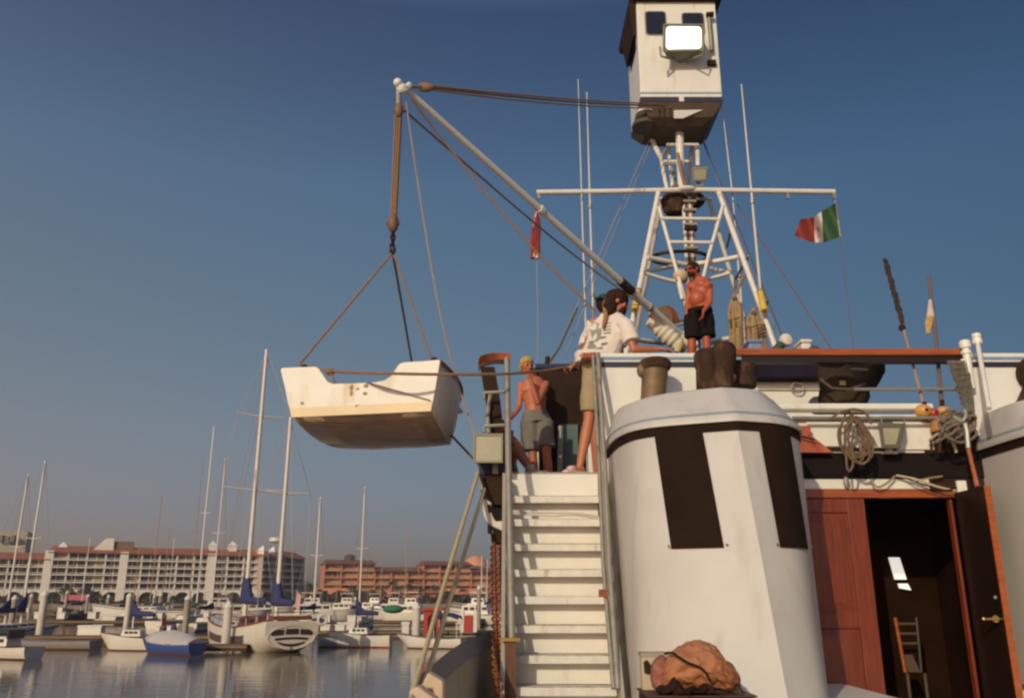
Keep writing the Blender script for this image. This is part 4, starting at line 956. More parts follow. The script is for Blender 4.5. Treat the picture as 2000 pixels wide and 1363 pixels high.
for k in range(7):
    c = at(1668+3*k-8, 838+2*k, 7.72-.012*k); rx, rz = .085+.035*math.sin(k*1.7), .15+.03*math.cos(2.3*k)
    co.tube([c+Vector((rx*math.cos(a)-(.03*math.sin(2*a)), .01*math.sin(3*a), rz*math.sin(a) - (.10 if math.sin(a) < 0 else 0)*abs(math.sin(a)))) for a in [2*math.pi*j/22 for j in range(23)]], .010, 6, False)
co.tube(spline([at(1650,830,7.66),at(1652,880,7.66),at(1655,915,7.66),at(1661,918,7.66),at(1666,900,7.66),at(1657,860,7.66)],6), .011, 6)
co.tube(spline([at(1625,815,7.7),at(1640,806,7.68),at(1665,799,7.66),at(1690,806,7.66),at(1702,828,7.66)],6), .012, 6)
co.tube(spline([at(1680,860,7.66),at(1698,880,7.66),at(1705,875,7.66),at(1690,850,7.66)],5), .011, 6)
co.build('rope_coil', mat('dark_tan_rope',(.19,.115,.07),.9,var=.35,scale=50,bump=.6,bscale=150), None, smooth=True, label='brown rope coil hung on the middle rail with one loop dangling', cat='rope')
MB().tube([at(1676,820,7.80),at(1686,884,7.80)], .030, 10).build('rail_post', STEEL, YA, smooth=True)
lj = empty('life_jacket', at(1585,865,7.9), 'orange-red life jacket hung beside the funnel', 'life jacket')
rr = []
for i in range(7):
    t = i/6; a, b = at(1555,832+52*t,7.88), at(1582+ (44*max(0,t-.35)/.65)*1.0,832+52*t,7.88)
    rr.append([Vector((a.x,7.9,a.z)),Vector((a.x,7.84,a.z)),Vector(((a.x+b.x)/2,7.86-.015*math.sin(i*2),a.z)),Vector((b.x,7.86,b.z)),Vector((b.x,7.93,b.z))])
MB().loft(rr).build('foam_panel', mat('faded_orange_red_fabric',(.42,.10,.05),.85,var=.5,scale=7,bump=.4), lj, smooth=True)
MB().tube([at(1556,850,7.80),at(1590,858,7.80)], .01, 6).build('strap', DARKB, lj)
rope('power_cable', spline([at(1700,936,7.92),at(1712,950,7.9),at(1728,946,7.9),at(1748,930,7.93)],6), .010, mat('tan_cable',(.34,.24,.13),.6), 'short tan cable loop under the black deck fascia', 'cable')
rope('power_cable', spline([at(1750,928,7.93),at(1790,936,7.9),at(1830,950,7.88),at(1866,958,7.88)],6), .011, mat('cream_cable',(.55,.44,.30),.6), 'cream cable drooping to the door corner', 'cable', 'cables under the fascia')
rope('power_cable', spline([at(1790,940,7.91),at(1812,934,7.9),at(1840,930,7.92)],6), .009, MATS['tan_cable'], 'thin tan cable rising to the right corner block', 'cable')
rope('power_cable', spline([at(1762,930,7.93),at(1800,945,7.87),at(1845,957,7.86),at(1868,952,7.88)],6), .008, DARKB, 'dark cable beside the cream one', 'cable')
MB().ell(at(1653,942,7.95),(.03,.02,.055)).build('fairlead_eye', STEEL, YA, smooth=True)
for px,py,r,col,lb in ((1803,803,.075,'amber','amber float under the dark gaff'),(1823,807,.055,'red','small red float between two amber ones'),(1843,804,.062,'amber','amber float nearest the net')):
    e = empty('net_float', at(px,py,7.9), lb, 'float', 'floats on the coaming corner')
    m_ = mat(col+'_float_plastic', (.62,.30,.07) if col=='amber' else (.50,.05,.03), .4, var=.15, stain=(.60,.45,.22) if col=='amber' else None, sfac=.5)
    MB().ell(at(px,py,7.9),(r,r,r*.9)).build('ball', m_, e, smooth=True); MB().tube([at(px,py,7.9)+Vector((0,-r*1.02,0)),at(px,py,7.9)+Vector((0,r*1.02,0))], r*.22, 8).build('eye', DARKB, e)
MB().lathe(at(1835,843,7.9),[(.075,0),(.08,.02),(.07,.06),(.075,.12),(.06,.14)],16).build('spool', mat('orange_twine',(.42,.19,.07),.8,var=.2), None, smooth=True, label='orange twine spool hanging below the small floats', cat='spool')
# netting and tangled gear in the corner
nt_ = MB()
for i in range(9):
    t = i/8; a = at(1848+34*t,705,7.9+.0*i); b = at(1905,712+14*i,7.82)
    nt_.tube([at(1850+4.5*i,706,7.9), at(1876+3*i,760,7.82), at(1893+1.6*i,835,7.75)], .0045, 5)
for j in range(12):
    t = j/11; nt_.tube([at(1851+38*t,708+125*t,7.88-.08*t), at(1885+22*t,705+125*t,7.86-.1*t)], .0045, 5)
ns = [[at((1850+5.2*j)*(1-i/7)+(1893+1.6*j)*(i/7), 704+ j*16, 7.93-.02*j+.015*math.sin(i*2+j*1.3)) for i in range(8)] for j in range(9)]
nt_.grid(ns); nt_.build('fishing_net', mat('grey_net',(.19,.165,.13),.95,var=.4,scale=30,bump=.8,bscale=90), None, smooth=True, label='grey fishing net draped from the teak rail end', cat='net')
tg = MB(); random.seed(3)
for k in range(11):
    c = at(1862+random.uniform(-12,26), 822+random.uniform(-8,26), 7.72-random.uniform(0,.12)); rx, rz = random.uniform(.06,.14), random.uniform(.05,.10)
    tg.tube([c+Vector((rx*math.cos(a), .03*math.sin(3*a+k), rz*math.sin(a+.3*k))) for a in [2*math.pi*j/16 for j in range(17)]], .014, 6, False)
tg.build('rope_tangle', mat('grey_brown_rope',(.20,.15,.11),.95,var=.4,scale=40,bump=.6,bscale=120), None, smooth=True, label='tangle of grey-brown rope behind the net corner', cat='rope')
hk = MB(); hk.tube(spline([at(1862,812,7.6),at(1878,822,7.58),at(1886,812,7.58),at(1884,800,7.6)],5), .016, 8); hk.tube([at(1884,826,7.6),at(1888,842,7.6),at(1891,875,7.58)], .022, 8)
bh = empty('boat_hook', at(1909,950,7.5), 'boat hook with orange-brown shaft and steel head leaning at the corner', 'boat hook')
hk.build('hook_head', mat('pale_galvanised',(.36,.35,.31),.45,metal=.4), bh, smooth=True); MB().tube([at(1891,876,7.57),at(1909,950,7.45)], .019, 8).build('shaft', VARN, bh, smooth=True)
rope('hose', spline([at(1815,862,7.9),at(1830,848,7.85),at(1848,850,7.83),at(1862,866,7.83),at(1868,884,7.83)],6), .014, mat('dirty_cream_hose',(.40,.32,.22),.6), 'dirty cream hose arching in the dark corner', 'hose')
cg = MB(); cg.box(tuple(at(1818,960,7.98)),tuple(at(1900,836,8.05))); cg.build('corner_shade_panel', DARKB, YA)  # dark sheet painting the shade behind the tangled gear
for k in range(3): MB().tube([at(1820+16*k,884,7.9),at(1818+18*k,862-4*k,7.88),at(1832+16*k,846,7.9)], .012, 6).build('bent_pipe', SOOT, YA)
# posts at the right end of the teak rail
ps = MB().lathe(at(1889,700,7.93),[(.036,-.3),(.036,.04),(.048,.045),(.048,.075),(.034,.08),(.034,.10),(.052,.105),(.055,.16),(.04,.18)],18); ps.build('vent_post', WHITE, YA, smooth=True)
a, b = at(1909,668,7.8), at(1932,798,7.3); MB().tube([a,b], .022, 10).build('raked_stanchion', PIPEW, YA, smooth=True); MB().lathe(a,[(.03,-.02),(.045,-.015),(.045,.03),(.035,.035),(.035,.045),(.043,.05),(.04,.08),(.02,.09)],16).build('stanchion_cap', WHITE, YA, smooth=True)
MB().tube([at(1880,702,7.95),at(1892,770,7.9),at(1910,850,7.85)], .02, 8).build('corner_pipe', PIPEW, YA, smooth=True)
c = at(2016,732,7.97); pr_ = MB().lathe(c,[(.16,0),(.17,.03),(.12,.05)],20,(0,-1,0)).build('porthole', DARKB, YA, smooth=True)
MB().prism([at(1999,752,7.98),at(2016,752,7.98),at(2016,785,7.98),at(1984,785,7.98)], (0,-.03,0)).build('sooty_pipe', SOOT, YA)
# gaffs and flagstaff
gf = empty('gaff', at(1805,795,7.9), 'pole with dark brush-like furled cloth leaning over the teak rail', 'pole')
g1 = at(1728,505,8.7); g2 = at(1764,640,8.3); g3 = at(1805,795,7.95)
MB().tube([g2,g3], [.012,.016], 8).build('shaft', mat('bleached_pole',(.34,.22,.16),.7,var=.2), gf, smooth=True)
fz = MB(); rr = []
for i in range(26):
    t = i/25; p = g1.lerp(g2+Vector((0,0,.05)), t); d = (g2-g1).normalized(); sx = Vector((1,0,0)); r_ = .027*(1+.16*math.sin(i*2.3)+.12*math.sin(i*5.1))*(.6 if i in (0,25) else 1)
    rr.append([p + sx*r_*math.cos(a)*(1+.2*math.sin(i+3*a)) + Vector((0,1,0))*r_*math.sin(a) for a in [2*math.pi*j/9 for j in range(9)]])
fz.loft(rr).build('furled_cloth', mat('black_brown_cloth',(.045,.022,.018),.95,var=.4,bump=.6), gf)
MB().ell(at(1762,640,8.3),(.035,.03,.04)).build('knot', DARKB, gf); MB().tube([at(1805,786,7.95),at(1806,798,7.93)], .022, 8).build('foot', DARKB, gf)
fs = empty('flagstaff', at(1840,795,7.95), 'second thin pole right of the dark gaff with rolled white and yellow flag', 'flagstaff')
MB().tube([at(1814,540,8.6),at(1826,640,8.3),at(1840,795,7.95)], [.016,.018,.02], 8).build('pole', mat('brown_pole',(.16,.10,.085),.7), fs, smooth=True)
f_ = MB(); rr = []
for i,(py,xc,wd) in enumerate([(585,1817,3),(600,1817,5),(618,1818,8),(630,1815,8),(640,1814,6),(652,1813,4)]):
    p = at(xc,py,8.35); r_ = wd/F*8.8; rr.append([p+Vector((r_*math.cos(a), r_*.6*math.sin(a), 0)) for a in [2*math.pi*j/8 for j in range(8)]])
f_.loft(rr[:3]).build('flag', mat('dirty_white_flag',(.55,.45,.40),.85,var=.15), fs, smooth=True); MB().loft(rr[2:]).build('flag_fly', mat('yellow_flag_cloth',(.50,.33,.10),.85,var=.3,scale=14), fs, smooth=True)
MB().tube([at(1840,782,7.95),at(1841,798,7.93)], .022, 8).build('foot', DARKB, fs)
# ---------------------------------------------------------------- lattice mast with crossbar
MT = empty('lattice_mast', at(1350,700,12.5), None, None); MT.parent = YA; MT.matrix_parent_inverse = Matrix.Translation(-ORG[YA])
def tb(nm, pts, r, m=PIPEW, par=MT, n=10, **k): return MB().tube(pts, r, n).build(nm, m, par, smooth=True, **k)
def gp(px, py, Y, zmin=None):   # continue a leg down to the roof
    return at(px, py, Y)
def down(a, b, z=RZ):           # stretch line a-b to height z
    t = (z - a.z)/(b.z - a.z); return a.lerp(b, t)
for a, b, r in ((at(1286,376,12.6),at(1228,665,12.0),.043),(at(1404,376,12.6),at(1512,672,12.0),.043),(at(1292,388,13.3),at(1240,665,13.9),.036),(at(1384,388,13.3),at(1473,690,13.9),.036)):
    tb('leg', [a, down(a,b)], r)
tb('inner_leg', [at(1287,405,12.5),at(1322,530,12.4),at(1352,640,12.3)], .030); tb('inner_leg', [at(1412,402,12.5),at(1384,500,12.4),at(1366,575,12.3)], .030)
tb('rung', [at(1292,427,12.45),at(1402,428,12.45)], .030); tb('rung', [at(1309,473,12.4),at(1392,474,12.4)], .030)
tb('brace', [at(1264,503,12.3),at(1300,510,12.5),at(1340,517,12.7)], .040); tb('brace', [at(1442,502,12.3),at(1400,510,12.5),at(1345,517,12.7)], .040)
tb('brace', [at(1258,531,12.3),at(1290,525,12.9),at(1325,518,13.2)], .034); tb('brace', [at(1258,533,12.3),at(1290,543,12.4),at(1322,551,12.5)], .030)
tb('brace', [at(1372,521,13.2),at(1400,527,12.9),at(1424,533,12.6)], .034); tb('brace', [at(1372,548,12.5),at(1398,541,12.6),at(1424,534,12.6)], .030)
tb('brace', [at(1236,661,12.1),at(1262,666,12.3),at(1296,670,12.6)], .036); tb('brace', [at(1383,670,12.6),at(1410,663,12.3),at(1436,659,12.1)], .036)
tb('brace', [at(1436,545,13.5),at(1462,500,12.6)], .022, STEEL); tb('brace', [at(1420,482,13.6),at(1426,455,12.9)], .022, STEEL)
el = MB(); c = at(1327,504,12.9); rr = [c+Vector((.45*math.cos(a), .28*math.sin(a), .0)) for a in [2*math.pi*j/28 for j in range(29)]]
el.tube(rr, .030, 8, False); el.build('ring_platform', SOOT, MT, smooth=True)
# centre post: white top, lashed cables below
tb('centre_post', [at(1325,200,12.9),at(1327,260,12.9),at(1331,376,12.9)], [.078,.072,.060])
tb('sagging_cable', [at(1324,300,12.7),at(1329,330,12.65),at(1334,350,12.65),at(1343,372,12.7)], .028, mat('brown_cable_wrap',(.26,.16,.11),.7))
for k,(dx,m_) in enumerate(((-9,PIPEW),(-5,SOOT),(-1,mat('brown_cable_wrap',(.26,.16,.11),.7)),(3,PIPEW),(7,MATS['brown_cable_wrap']))):
    tb('cable_run' if k else 'lower_post', [at(1343+dx,384,12.8),at(1347+dx,450,12.8),at(1352+dx,545,12.8), down(at(1347+dx,450,12.8),at(1352+dx,545,12.8))], .022 if k else .03, m_)
for py in (395,412,440,448,486): MB().box(tuple(at(1333+ (py-384)*.05,py,12.76)-Vector((0,.03,.006))), tuple(at(1357+(py-384)*.05,py,12.82)+Vector((0,.03,.006)))).build('cable_clamp', STEEL if py!=448 else DARKB, MT)
# crossbar and fittings
tb('crossbar', [at(1048,376,12.6),at(1200,374,12.6),at(1340,371,12.6),at(1480,373,12.6),at(1630,375,12.6)], .042, n=12)
MB().ell(at(1340,370,12.6),(.17,.10,.052)).build('crossbar_hub', PIPEW, MT, smooth=True)
for px in (1052,1538,1629): MB().box(tuple(at(px,385,12.6)-Vector((.02,.02,.03))), tuple(at(px,377,12.6)+Vector((.02,.02,0)))).build('halyard_block', STEEL, MT)
tb('stub_arm', [at(1288,388,12.9),at(1312,389,12.9)], .030); tb('stub_arm', [at(1360,389,12.9),at(1390,389,12.9)], .028, STEEL)
# upper frame between crossbar and cage
tb('strut', [at(1270,262,13.2),at(1279,286,13.1),at(1291,308,13.0)], .045); tb('strut', [at(1291,308,13.0),at(1296,340,12.9),at(1303,370,12.9)], .034)
tb('strut', [at(1305,287,13.3),at(1309,320,13.2),at(1314,372,13.1)], .034); tb('strut', [at(1362,285,13.0),at(1363,325,13.0)], .040); tb('strut', [at(1352,285,13.4),at(1347,320,13.3),at(1340,372,13.2)], .040)
tb('strut', [at(1358,258,13.4),at(1354,285,13.4)], .05, STEEL)
tb('rung', [at(1302,283,12.9),at(1364,283,12.9)], .028); tb('rung', [at(1296,316,12.9),at(1345,316,12.9)], .030); tb('rung', [at(1298,321,13.0),at(1340,321,13.0)], .022)
tb('rung', [at(1312,338,13.3),at(1325,338,13.3)], .018, STEEL); tb('rung', [at(1312,350,13.3),at(1325,350,13.3)], .018, STEEL); tb('brace', [at(1291,308,13.0),at(1300,292,13.0)], .022, STEEL); tb('brace', [at(1346,316,13.0),at(1352,304,13.1)], .022, STEEL)
dm_ = MB(); dm_.lathe(at(1318,420,12.9),[(.06,-.02),(.14,.02),(.20,.16),(.23,.26),(.18,.34)],16); dm_.build('searchlight_drum', SOOT, MT, smooth=True)
MB().ell(at(1340,392,13.1),(.32,.24,.17)).build('dark_base_plate', SOOT, MT, smooth=True)
MB().ell(at(1304,411,12.7),(.07,.07,.07)).build('dark_fitting', SOOT, MT, smooth=True)
MB().lathe(at(1319,371,12.7),[(.06,0),(.065,.06),(.03,.08)],14).build('small_lamp', RUST, MT, smooth=True)
wl_ = MB().hexa([at(1353,356,12.6),at(1381,354,12.6),at(1380,354,12.9),at(1356,354,12.9),at(1351,328,12.5),at(1384,327,12.5),at(1383,326,12.9),at(1353,326,12.9)]).build('floodlight', LAMPG, MT, bevel=.01)
MB().hexa([at(1356,352,12.58),at(1379,351,12.58),at(1379,351,12.59),at(1356,352,12.59),at(1354,332,12.50),at(1381,331,12.50),at(1381,331,12.51),at(1354,332,12.51)]).build('lens', LENS, wl_)
tb('lamp_stem', [at(1364,357,12.7),at(1364,370,12.7)], .035, STEEL)
MB().tube([at(1357,364,12.65),at(1373,363,12.65)], .03, 8).build('lamp_yoke', STEEL, MT)
sp_ = MB(); sp_.lathe(at(1336,545,12.5),[(.04,-.05),(.09,.0),(.11,.05),(.11,.12),(.07,.18),(.03,.20)],18,(-.6,-.5,.3)); sp_.build('loudhailer', BEIGE, MT, smooth=True); tb('loudhailer_arm', [at(1325,552,12.4),at(1333,585,12.3)], .03)
for px, py, lean, lb in ((1243,588,-6,'yellow beacon strapped to the port mast leg'),(1489,590,8,'yellow beacon strapped to the starboard mast leg')):
    a, b = at(px+lean*.5,py+18,11.9), at(px-lean*.5,py-18,12.1)
    be = empty('emergency_beacon', a, lb, 'beacon', 'yellow beacons on the mast legs')
    MB().tube([a,b], [.055,.050], 12).build('case', PLASTY, be, smooth=True); MB().lathe(b,[(.05,0),(.055,.03),(.03,.07)],12,(b-a)).build('cap', STEEL, be, smooth=True); MB().tube([a+Vector((0,-.02,0)),a.lerp(b,.5)+Vector((.07,-.03,0))],.014,6).build('strap', DARKB, be)
# mast heel: boom winch, white rolled canvas
wc = MB(); a = at(1293,622,12.0); wc.lathe(a+Vector((0,.14,0)),[(.12,-.06),(.19,-.055),(.19,-.035),(.13,-.03),(.13,.17),(.19,.175),(.19,.20),(.08,.205)],20,(.55,-1,0)); wo = wc.build('winch_drum', RUST, MT, smooth=True)
MB().lathe(a+Vector((0,-.08,0)),[(.155,-.04),(.16,.0),(.155,.04)],20,(.55,-1,0)).build('wound_rope', ROPE, wo, smooth=True)
MB().box(tuple(at(1268,622,12.25)), tuple(at(1306,605,12.3))).build('winch_plate', mat('beige_winch_plate',(.42,.30,.19),.6), MT, bevel=.02)
tb('winch_base', [at(1264,628,12.1),at(1285,640,12.1),at(1300,655,12.1)], .075, PIPEW)
tb('winch_arm', [at(1266,632,11.9),at(1292,652,11.9)], .03, STEEL); tb('winch_arm', [at(1300,640,12.0),at(1336,632,12.0)], .022, STEEL); tb('winch_arm', [at(1318,629,12.1),at(1342,622,12.2)], .02, STEEL)
rc = MB(); rc.tube(spline([at(1276,634,11.8),at(1290,644,11.8),at(1303,655,11.8),at(1318,667,11.8),at(1330,680,11.8)],5), [.05+.075*math.sin(math.pi*(k+2)/24)+.012*math.sin(k*1.9) for k in range(21)], 14); rc.build('rolled_canvas', mat('cream_canvas',(.66,.58,.44),.85,var=.1,bump=.5,bscale=20), None, smooth=True, label='cream canvas bundle lashed at the foot of the boom', cat='canvas bundle')
rc = MB(); rc.tube([at(1327,660,11.8),at(1326,676,11.75),at(1322,688,11.75)], [.05,.07,.04], 10); rc.build('canvas_bag', mat('straw_canvas',(.55,.44,.22),.85,var=.2,bump=.5), None, smooth=True, label='small straw-coloured bag hanging beside the canvas bundle', cat='bag')
rc = MB(); rc.tube([at(1342,650,12.0),at(1336,668,12.0),at(1330,684,11.95)], [.07,.09,.06], 10); rc.build('rolled_canvas', MATS['cream_canvas'], None, smooth=True, label='narrow cream roll between the canvas bundle and the man on the roof', cat='canvas bundle')
# khaki rope hanks
for (px0,py0,py1,wpx,lb,lean) in ((1434,575,690,24,'tall hank of khaki rope hung left on the mast leg',6),(1472,603,690,34,'wide hank of khaki rope hung right of the tall one',8)):
    e = empty('rope_hank', at(px0,py0,12.1), lb, 'rope', 'khaki rope hanks on the starboard mast leg')
    m_ = MB(); random.seed(px0)
    for k in range(13):
        u = k/12-.5; xo = u*wpx*.75; t0_ = at(px0+xo*.25, py0+abs(u)*14, 12.05+random.uniform(-.05,.05)); b0 = at(px0+lean+xo*1.25, py1+6*random.random(), 12.0+random.uniform(-.06,.06)); mid = at(px0+lean*.5+xo*1.2, (py0+py1)/2, 12.0+random.uniform(-.09,.03))
        m_.tube(spline([t0_, t0_.lerp(mid,.5)+Vector((u*.07,0,0)), mid, mid.lerp(b0,.5), b0],4), .028, 6)
    m_.build('loops', ROPEK, e, smooth=True)
    lx = MB(); cz = at(px0+lean*.5, (py0+py1)/2+2, 12.0)
    for k in range(4): lx.tube([cz+Vector(((wpx/2*.0088-.005)*math.cos(a), .10*math.sin(a), .045*k-.06+.02*math.sin(a*2+k))) for a in [2*math.pi*j/16 for j in range(17)]], .010, 6, False)
    lx.build('lashing', mat('maroon_lashing',(.20,.10,.06),.9,var=.3), e, smooth=True); MB().tube([at(px0,py0+4,12.05), at(px0+(22 if lean==6 else 12),py0-42 if lean==6 else py0-10,12.3)], .022, 8).build('hanging_loop', ROPE, e)
    MB().ell(at(px0,py0+10,12.0),(.045,.05,.045)).build('knot', ROPED, e, smooth=True)
gl = empty('deck_lamp', at(1520,685,11.8), 'round white lamp on a green bracket beyond the teak rail', 'lamp')
MB().lathe(at(1529,671,11.8),[(.06,-.22),(.07,-.05),(.05,0)],14,(1,-.2,.9)).build('bracket', mat('dark_green_paint',(.025,.06,.03),.6), gl, smooth=True)
MB().lathe(at(1535,664,11.8),[(.085,-.04),(.095,.0),(.085,.04),(.04,.06)],18,(.3,-1,.1)).build('globe', DBOX, gl, smooth=True)
MB().ell(at(1590,686,9.5),(.07,.06,.07)).build('rail_fitting', mat('brown_fitting',(.10,.055,.04),.7), YA, smooth=True)
MB().box((at(1500,700,11.7).x,11.5,RZ+.002),(at(1525,700,11.7).x,11.8,at(1500,688,11.7).z)).build('roof_box', PIPEW, YA, bevel=.01)
# long whip antennas
for k,(x0,y0,x1,y1,Y,r,lb) in enumerate(((1129,155,1146,700,12.6,.013,'left of the pair of tall white whips beside the boom'),(1146,180,1161,690,12.6,.017,'right of the pair of tall white whips beside the boom'),(1448,165,1493,650,12.6,.020,'tallest white whip on the starboard side'),(1410,205,1432,392,12.7,.010,'faint thin whip just right of the lookout cage'),(1432,395,1456,690,13.4,.022,'short stout whip between the starboard mast legs'))):
    a, b = at(x0,y0,Y), at(x1,y1,Y); b2 = down(a,b) if k != 3 else b
    e = empty('whip_antenna', b2, lb, 'antenna', 'white whip antennas')
    MB().tube([a, a.lerp(b2,.5)+Vector((0,0,0)), b2], [r*.5,r,r*1.25], 8).build('whip', mat('antenna_white',(.62,.56,.52),.5), e, smooth=True)
    for t in (.42,.72): MB().tube([a.lerp(b2,t-.006),a.lerp(b2,t+.006)], r*1.9, 8).build('ferrule', STEEL, e)

# ---------------------------------------------------------------- lookout cage
CG = empty('lookout_cage', at(1330,200,12.9), None, None); CG.parent = YA; CG.matrix_parent_inverse = Matrix.Translation(-ORG[YA])
x0, x1, y0, y1, z0, z1 = 2.13, 3.48, 12.4, 13.55, 7.94, 9.80
def rect(z, i=0.0, bx=0.0): return [Vector((x0+i,y0+i*.3,z)),Vector((x1-i,y0+i*.3,z)),Vector((x1-i,y1-i*1.2-bx,z)),Vector((x1-.35,y1+.1-i*1.2,z)),Vector((x0+.35,y1+.1-i*1.2,z)),Vector((x0+i,y1-i*1.2-bx,z))]
MB().loft([rect(z0),rect(z1)]).build('cage_wall', WHITE, CG, bevel=.01)
MB().loft([[p+Vector((0,-.006 if p.y < 12.5 else .006,0)) for p in rect(7.845,-.006)],[p+Vector((0,-.006 if p.y < 12.5 else .006,0)) for p in rect(7.938,-.006)]]).build('navy_band', NAVY, CG)
MB().box((x0-.003,y0-.006,8.00),(x1+.003,y0-.001,8.03)).build('pinstripe', BLUEP, CG)
MB().box((2.76,y0-.016,7.85),(2.84,y0-.009,7.95)).build('stripe_plate', DBOX, CG)
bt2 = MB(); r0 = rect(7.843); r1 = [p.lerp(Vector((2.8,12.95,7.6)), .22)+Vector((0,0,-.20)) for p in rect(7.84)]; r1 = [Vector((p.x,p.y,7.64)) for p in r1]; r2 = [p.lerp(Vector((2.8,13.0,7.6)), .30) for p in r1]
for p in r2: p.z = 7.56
bt2.loft([r0,r1,r2]); bt2.build('cage_floor', mat('shadow_brown_underside',(.11,.070,.045),.7,var=.2), CG)  # underside shade painted in as a brown floor colour
def rr_(xa,xb,za,zb,c): 
    pts = []
    for cx,cz,a0 in ((xb-c,zb-c,0),(xa+c,zb-c,90),(xa+c,za+c,180),(xb-c,za+c,270)):
        pts += [Vector((cx+c*math.cos(R(a0+k*22.5)), y0-.012, cz+c*math.sin(R(a0+k*22.5)))) for k in range(5)]
    return pts
wa = [at(1263,68,12.4),at(1298,25,12.4),at(1335,68,12.4),at(1372,28,12.4)]
for a, b in ((wa[0],wa[1]),(wa[2],wa[3])):
    MB().prism(rr_(a.x-.02,b.x+.02,a.z-.02,b.z+.02,.06),(0,.010,0)).build('window_frame', mat('window_gasket',(.20,.17,.20),.6), CG)
    pn = MB(); pn.prism([p+Vector((0,-.006,0)) for p in rr_(a.x,b.x,a.z,b.z,.05)],(0,.005,0)); pn.build('window', GLASS, CG)
MB().box((x0-.006,12.6,9.0),(x0-.001,13.3,9.6)).build('window', GLASS, CG)
rf_ = MB(); rf_.hexa([(x0-.05,y0-.10,9.79),(x1+.10,y0-.10,9.79),(x1+.10,y1+.3,9.79),(x0-.1,y1+.3,9.79),(x0-.10,y0-.16,9.93),(x1+.14,y0-.16,9.93),(x1+.16,y1+.36,9.93),(x0-.12,y1+.36,9.93)]); rf_.build('roof', DARKB, CG)
MB().hexa([(x0-.06,12.5,9.2),(x0-.01,12.5,9.2),(x0-.01,13.4,9.2),(x0-.06,13.4,9.2),(x0-.13,12.42,9.79),(x0-.01,12.42,9.79),(x0-.01,13.5,9.79),(x0-.13,13.5,9.79)]).build('side_screen', DARKB, CG)
for px in (1300,1335,1352): a = at(px,2,12.9); MB().lathe((a.x,12.9,9.935),[(.14,0),(.13,.12),(.05,.2)],12).build('roof_fitting', DARKB, CG)
tb('roof_antenna', [Vector((3.22,12.45,9.93)),at(1383,-60,12.5)], .03, mat('antenna_white',(.62,.56,.52),.5), CG)
tb('side_bracket', [at(1384,30,12.32),at(1388,70,12.32),at(1390,100,12.32)], .035, STEEL, CG); MB().box(tuple(at(1383,126,12.33)),tuple(at(1397,121,12.39))).build('cleat', DARKB, CG); tb('clamp', [at(1380,30,12.3),at(1393,29,12.3)], .05, DARKB, CG)
# big floodlight in front of the cage
FL = empty('cage_floodlight', at(1330,100,12.0), None, None); FL.parent = YA; FL.matrix_parent_inverse = Matrix.Translation(-ORG[YA])
fa_ = [at(1296,101,12.10),at(1374,99,12.10),at(1373,50,11.95),at(1297,49,11.95)]
bk2 = [at(1303,116,12.26),at(1367,114,12.26),at(1366,62,12.30),at(1304,62,12.30)]
hm_ = MB(); hm_.add(fa_+bk2, [(0,1,2,3),(7,6,5,4),(0,4,5,1),(1,5,6,2),(2,6,7,3),(3,7,4,0)]); hm_.build('housing', LAMPG, FL, bevel=.015)
fn = (fa_[1]-fa_[0]).cross(fa_[3]-fa_[0]).normalized()
if fn.y > 0: fn = -fn
def onp(u,v,o): 
    a = fa_[0].lerp(fa_[1],u); b = fa_[3].lerp(fa_[2],u); return a.lerp(b,v) + fn*o
rnd = []
for cx,cy,a0 in ((.86,.80,0),(.14,.80,90),(.14,.20,180),(.86,.20,270)):
    rnd += [(cx+.08*math.cos(R(a0+k*22.5)), cy+.12*math.sin(R(a0+k*22.5))) for k in range(5)]
MB().prism([onp(u,v,.013) for u,v in rnd], fn*.004).build('lens', GLINT, FL)
MB().prism([onp(.5+(u-.5)*1.10,.5+(v-.5)*1.12,.004) for u,v in rnd], fn*.006).build('reflector', REFL, FL)
fr2 = MB()
for a,b in (((0,0),(1,0)),((1,0),(1,1)),((1,1),(0,1)),((0,1),(0,0))): fr2.tube([onp(*a,.012),onp(*b,.012)], .018, 8)
fr2.build('lens_frame', LAMPG, FL); tb('yoke', [at(1289,92,12.0),at(1291,110,12.05),at(1330,122,12.38)], .018, STEEL, FL); tb('yoke', [at(1375,90,12.0),at(1372,108,12.05),at(1335,120,12.38)], .018, STEEL, FL)
# lamp, horn, blocks below the cage floor
tb('cage_spreader', [at(1320,212,12.6),at(1350,208,12.6)], .05, PIPEW, CG)
MB().hexa([at(1316,232,12.5),at(1334,232,12.5),at(1334,232,12.8),at(1316,232,12.8),at(1316,216,12.45),at(1374,215,12.45),at(1374,212,12.8),at(1316,214,12.8)]).build('mast_bracket', WHITE, CG, bevel=.01)
MB().lathe(at(1261,219,12.6),[(.06,.12),(.10,.08),(.16,-.02),(.17,-.05)],18).build('small_lamp', DBOX, CG, smooth=True)
MB().lathe(at(1262,240,12.8),[(.10,.1),(.22,.0),(.25,-.08),(.24,-.10)],18).build('horn', mat('dull_horn_metal',(.13,.10,.07),.5,metal=.3), CG, smooth=True)
for px in (1305,1315): MB().ell(at(px,212,12.5),(.07,.05,.05)).build('block', ROPE, CG, smooth=True)

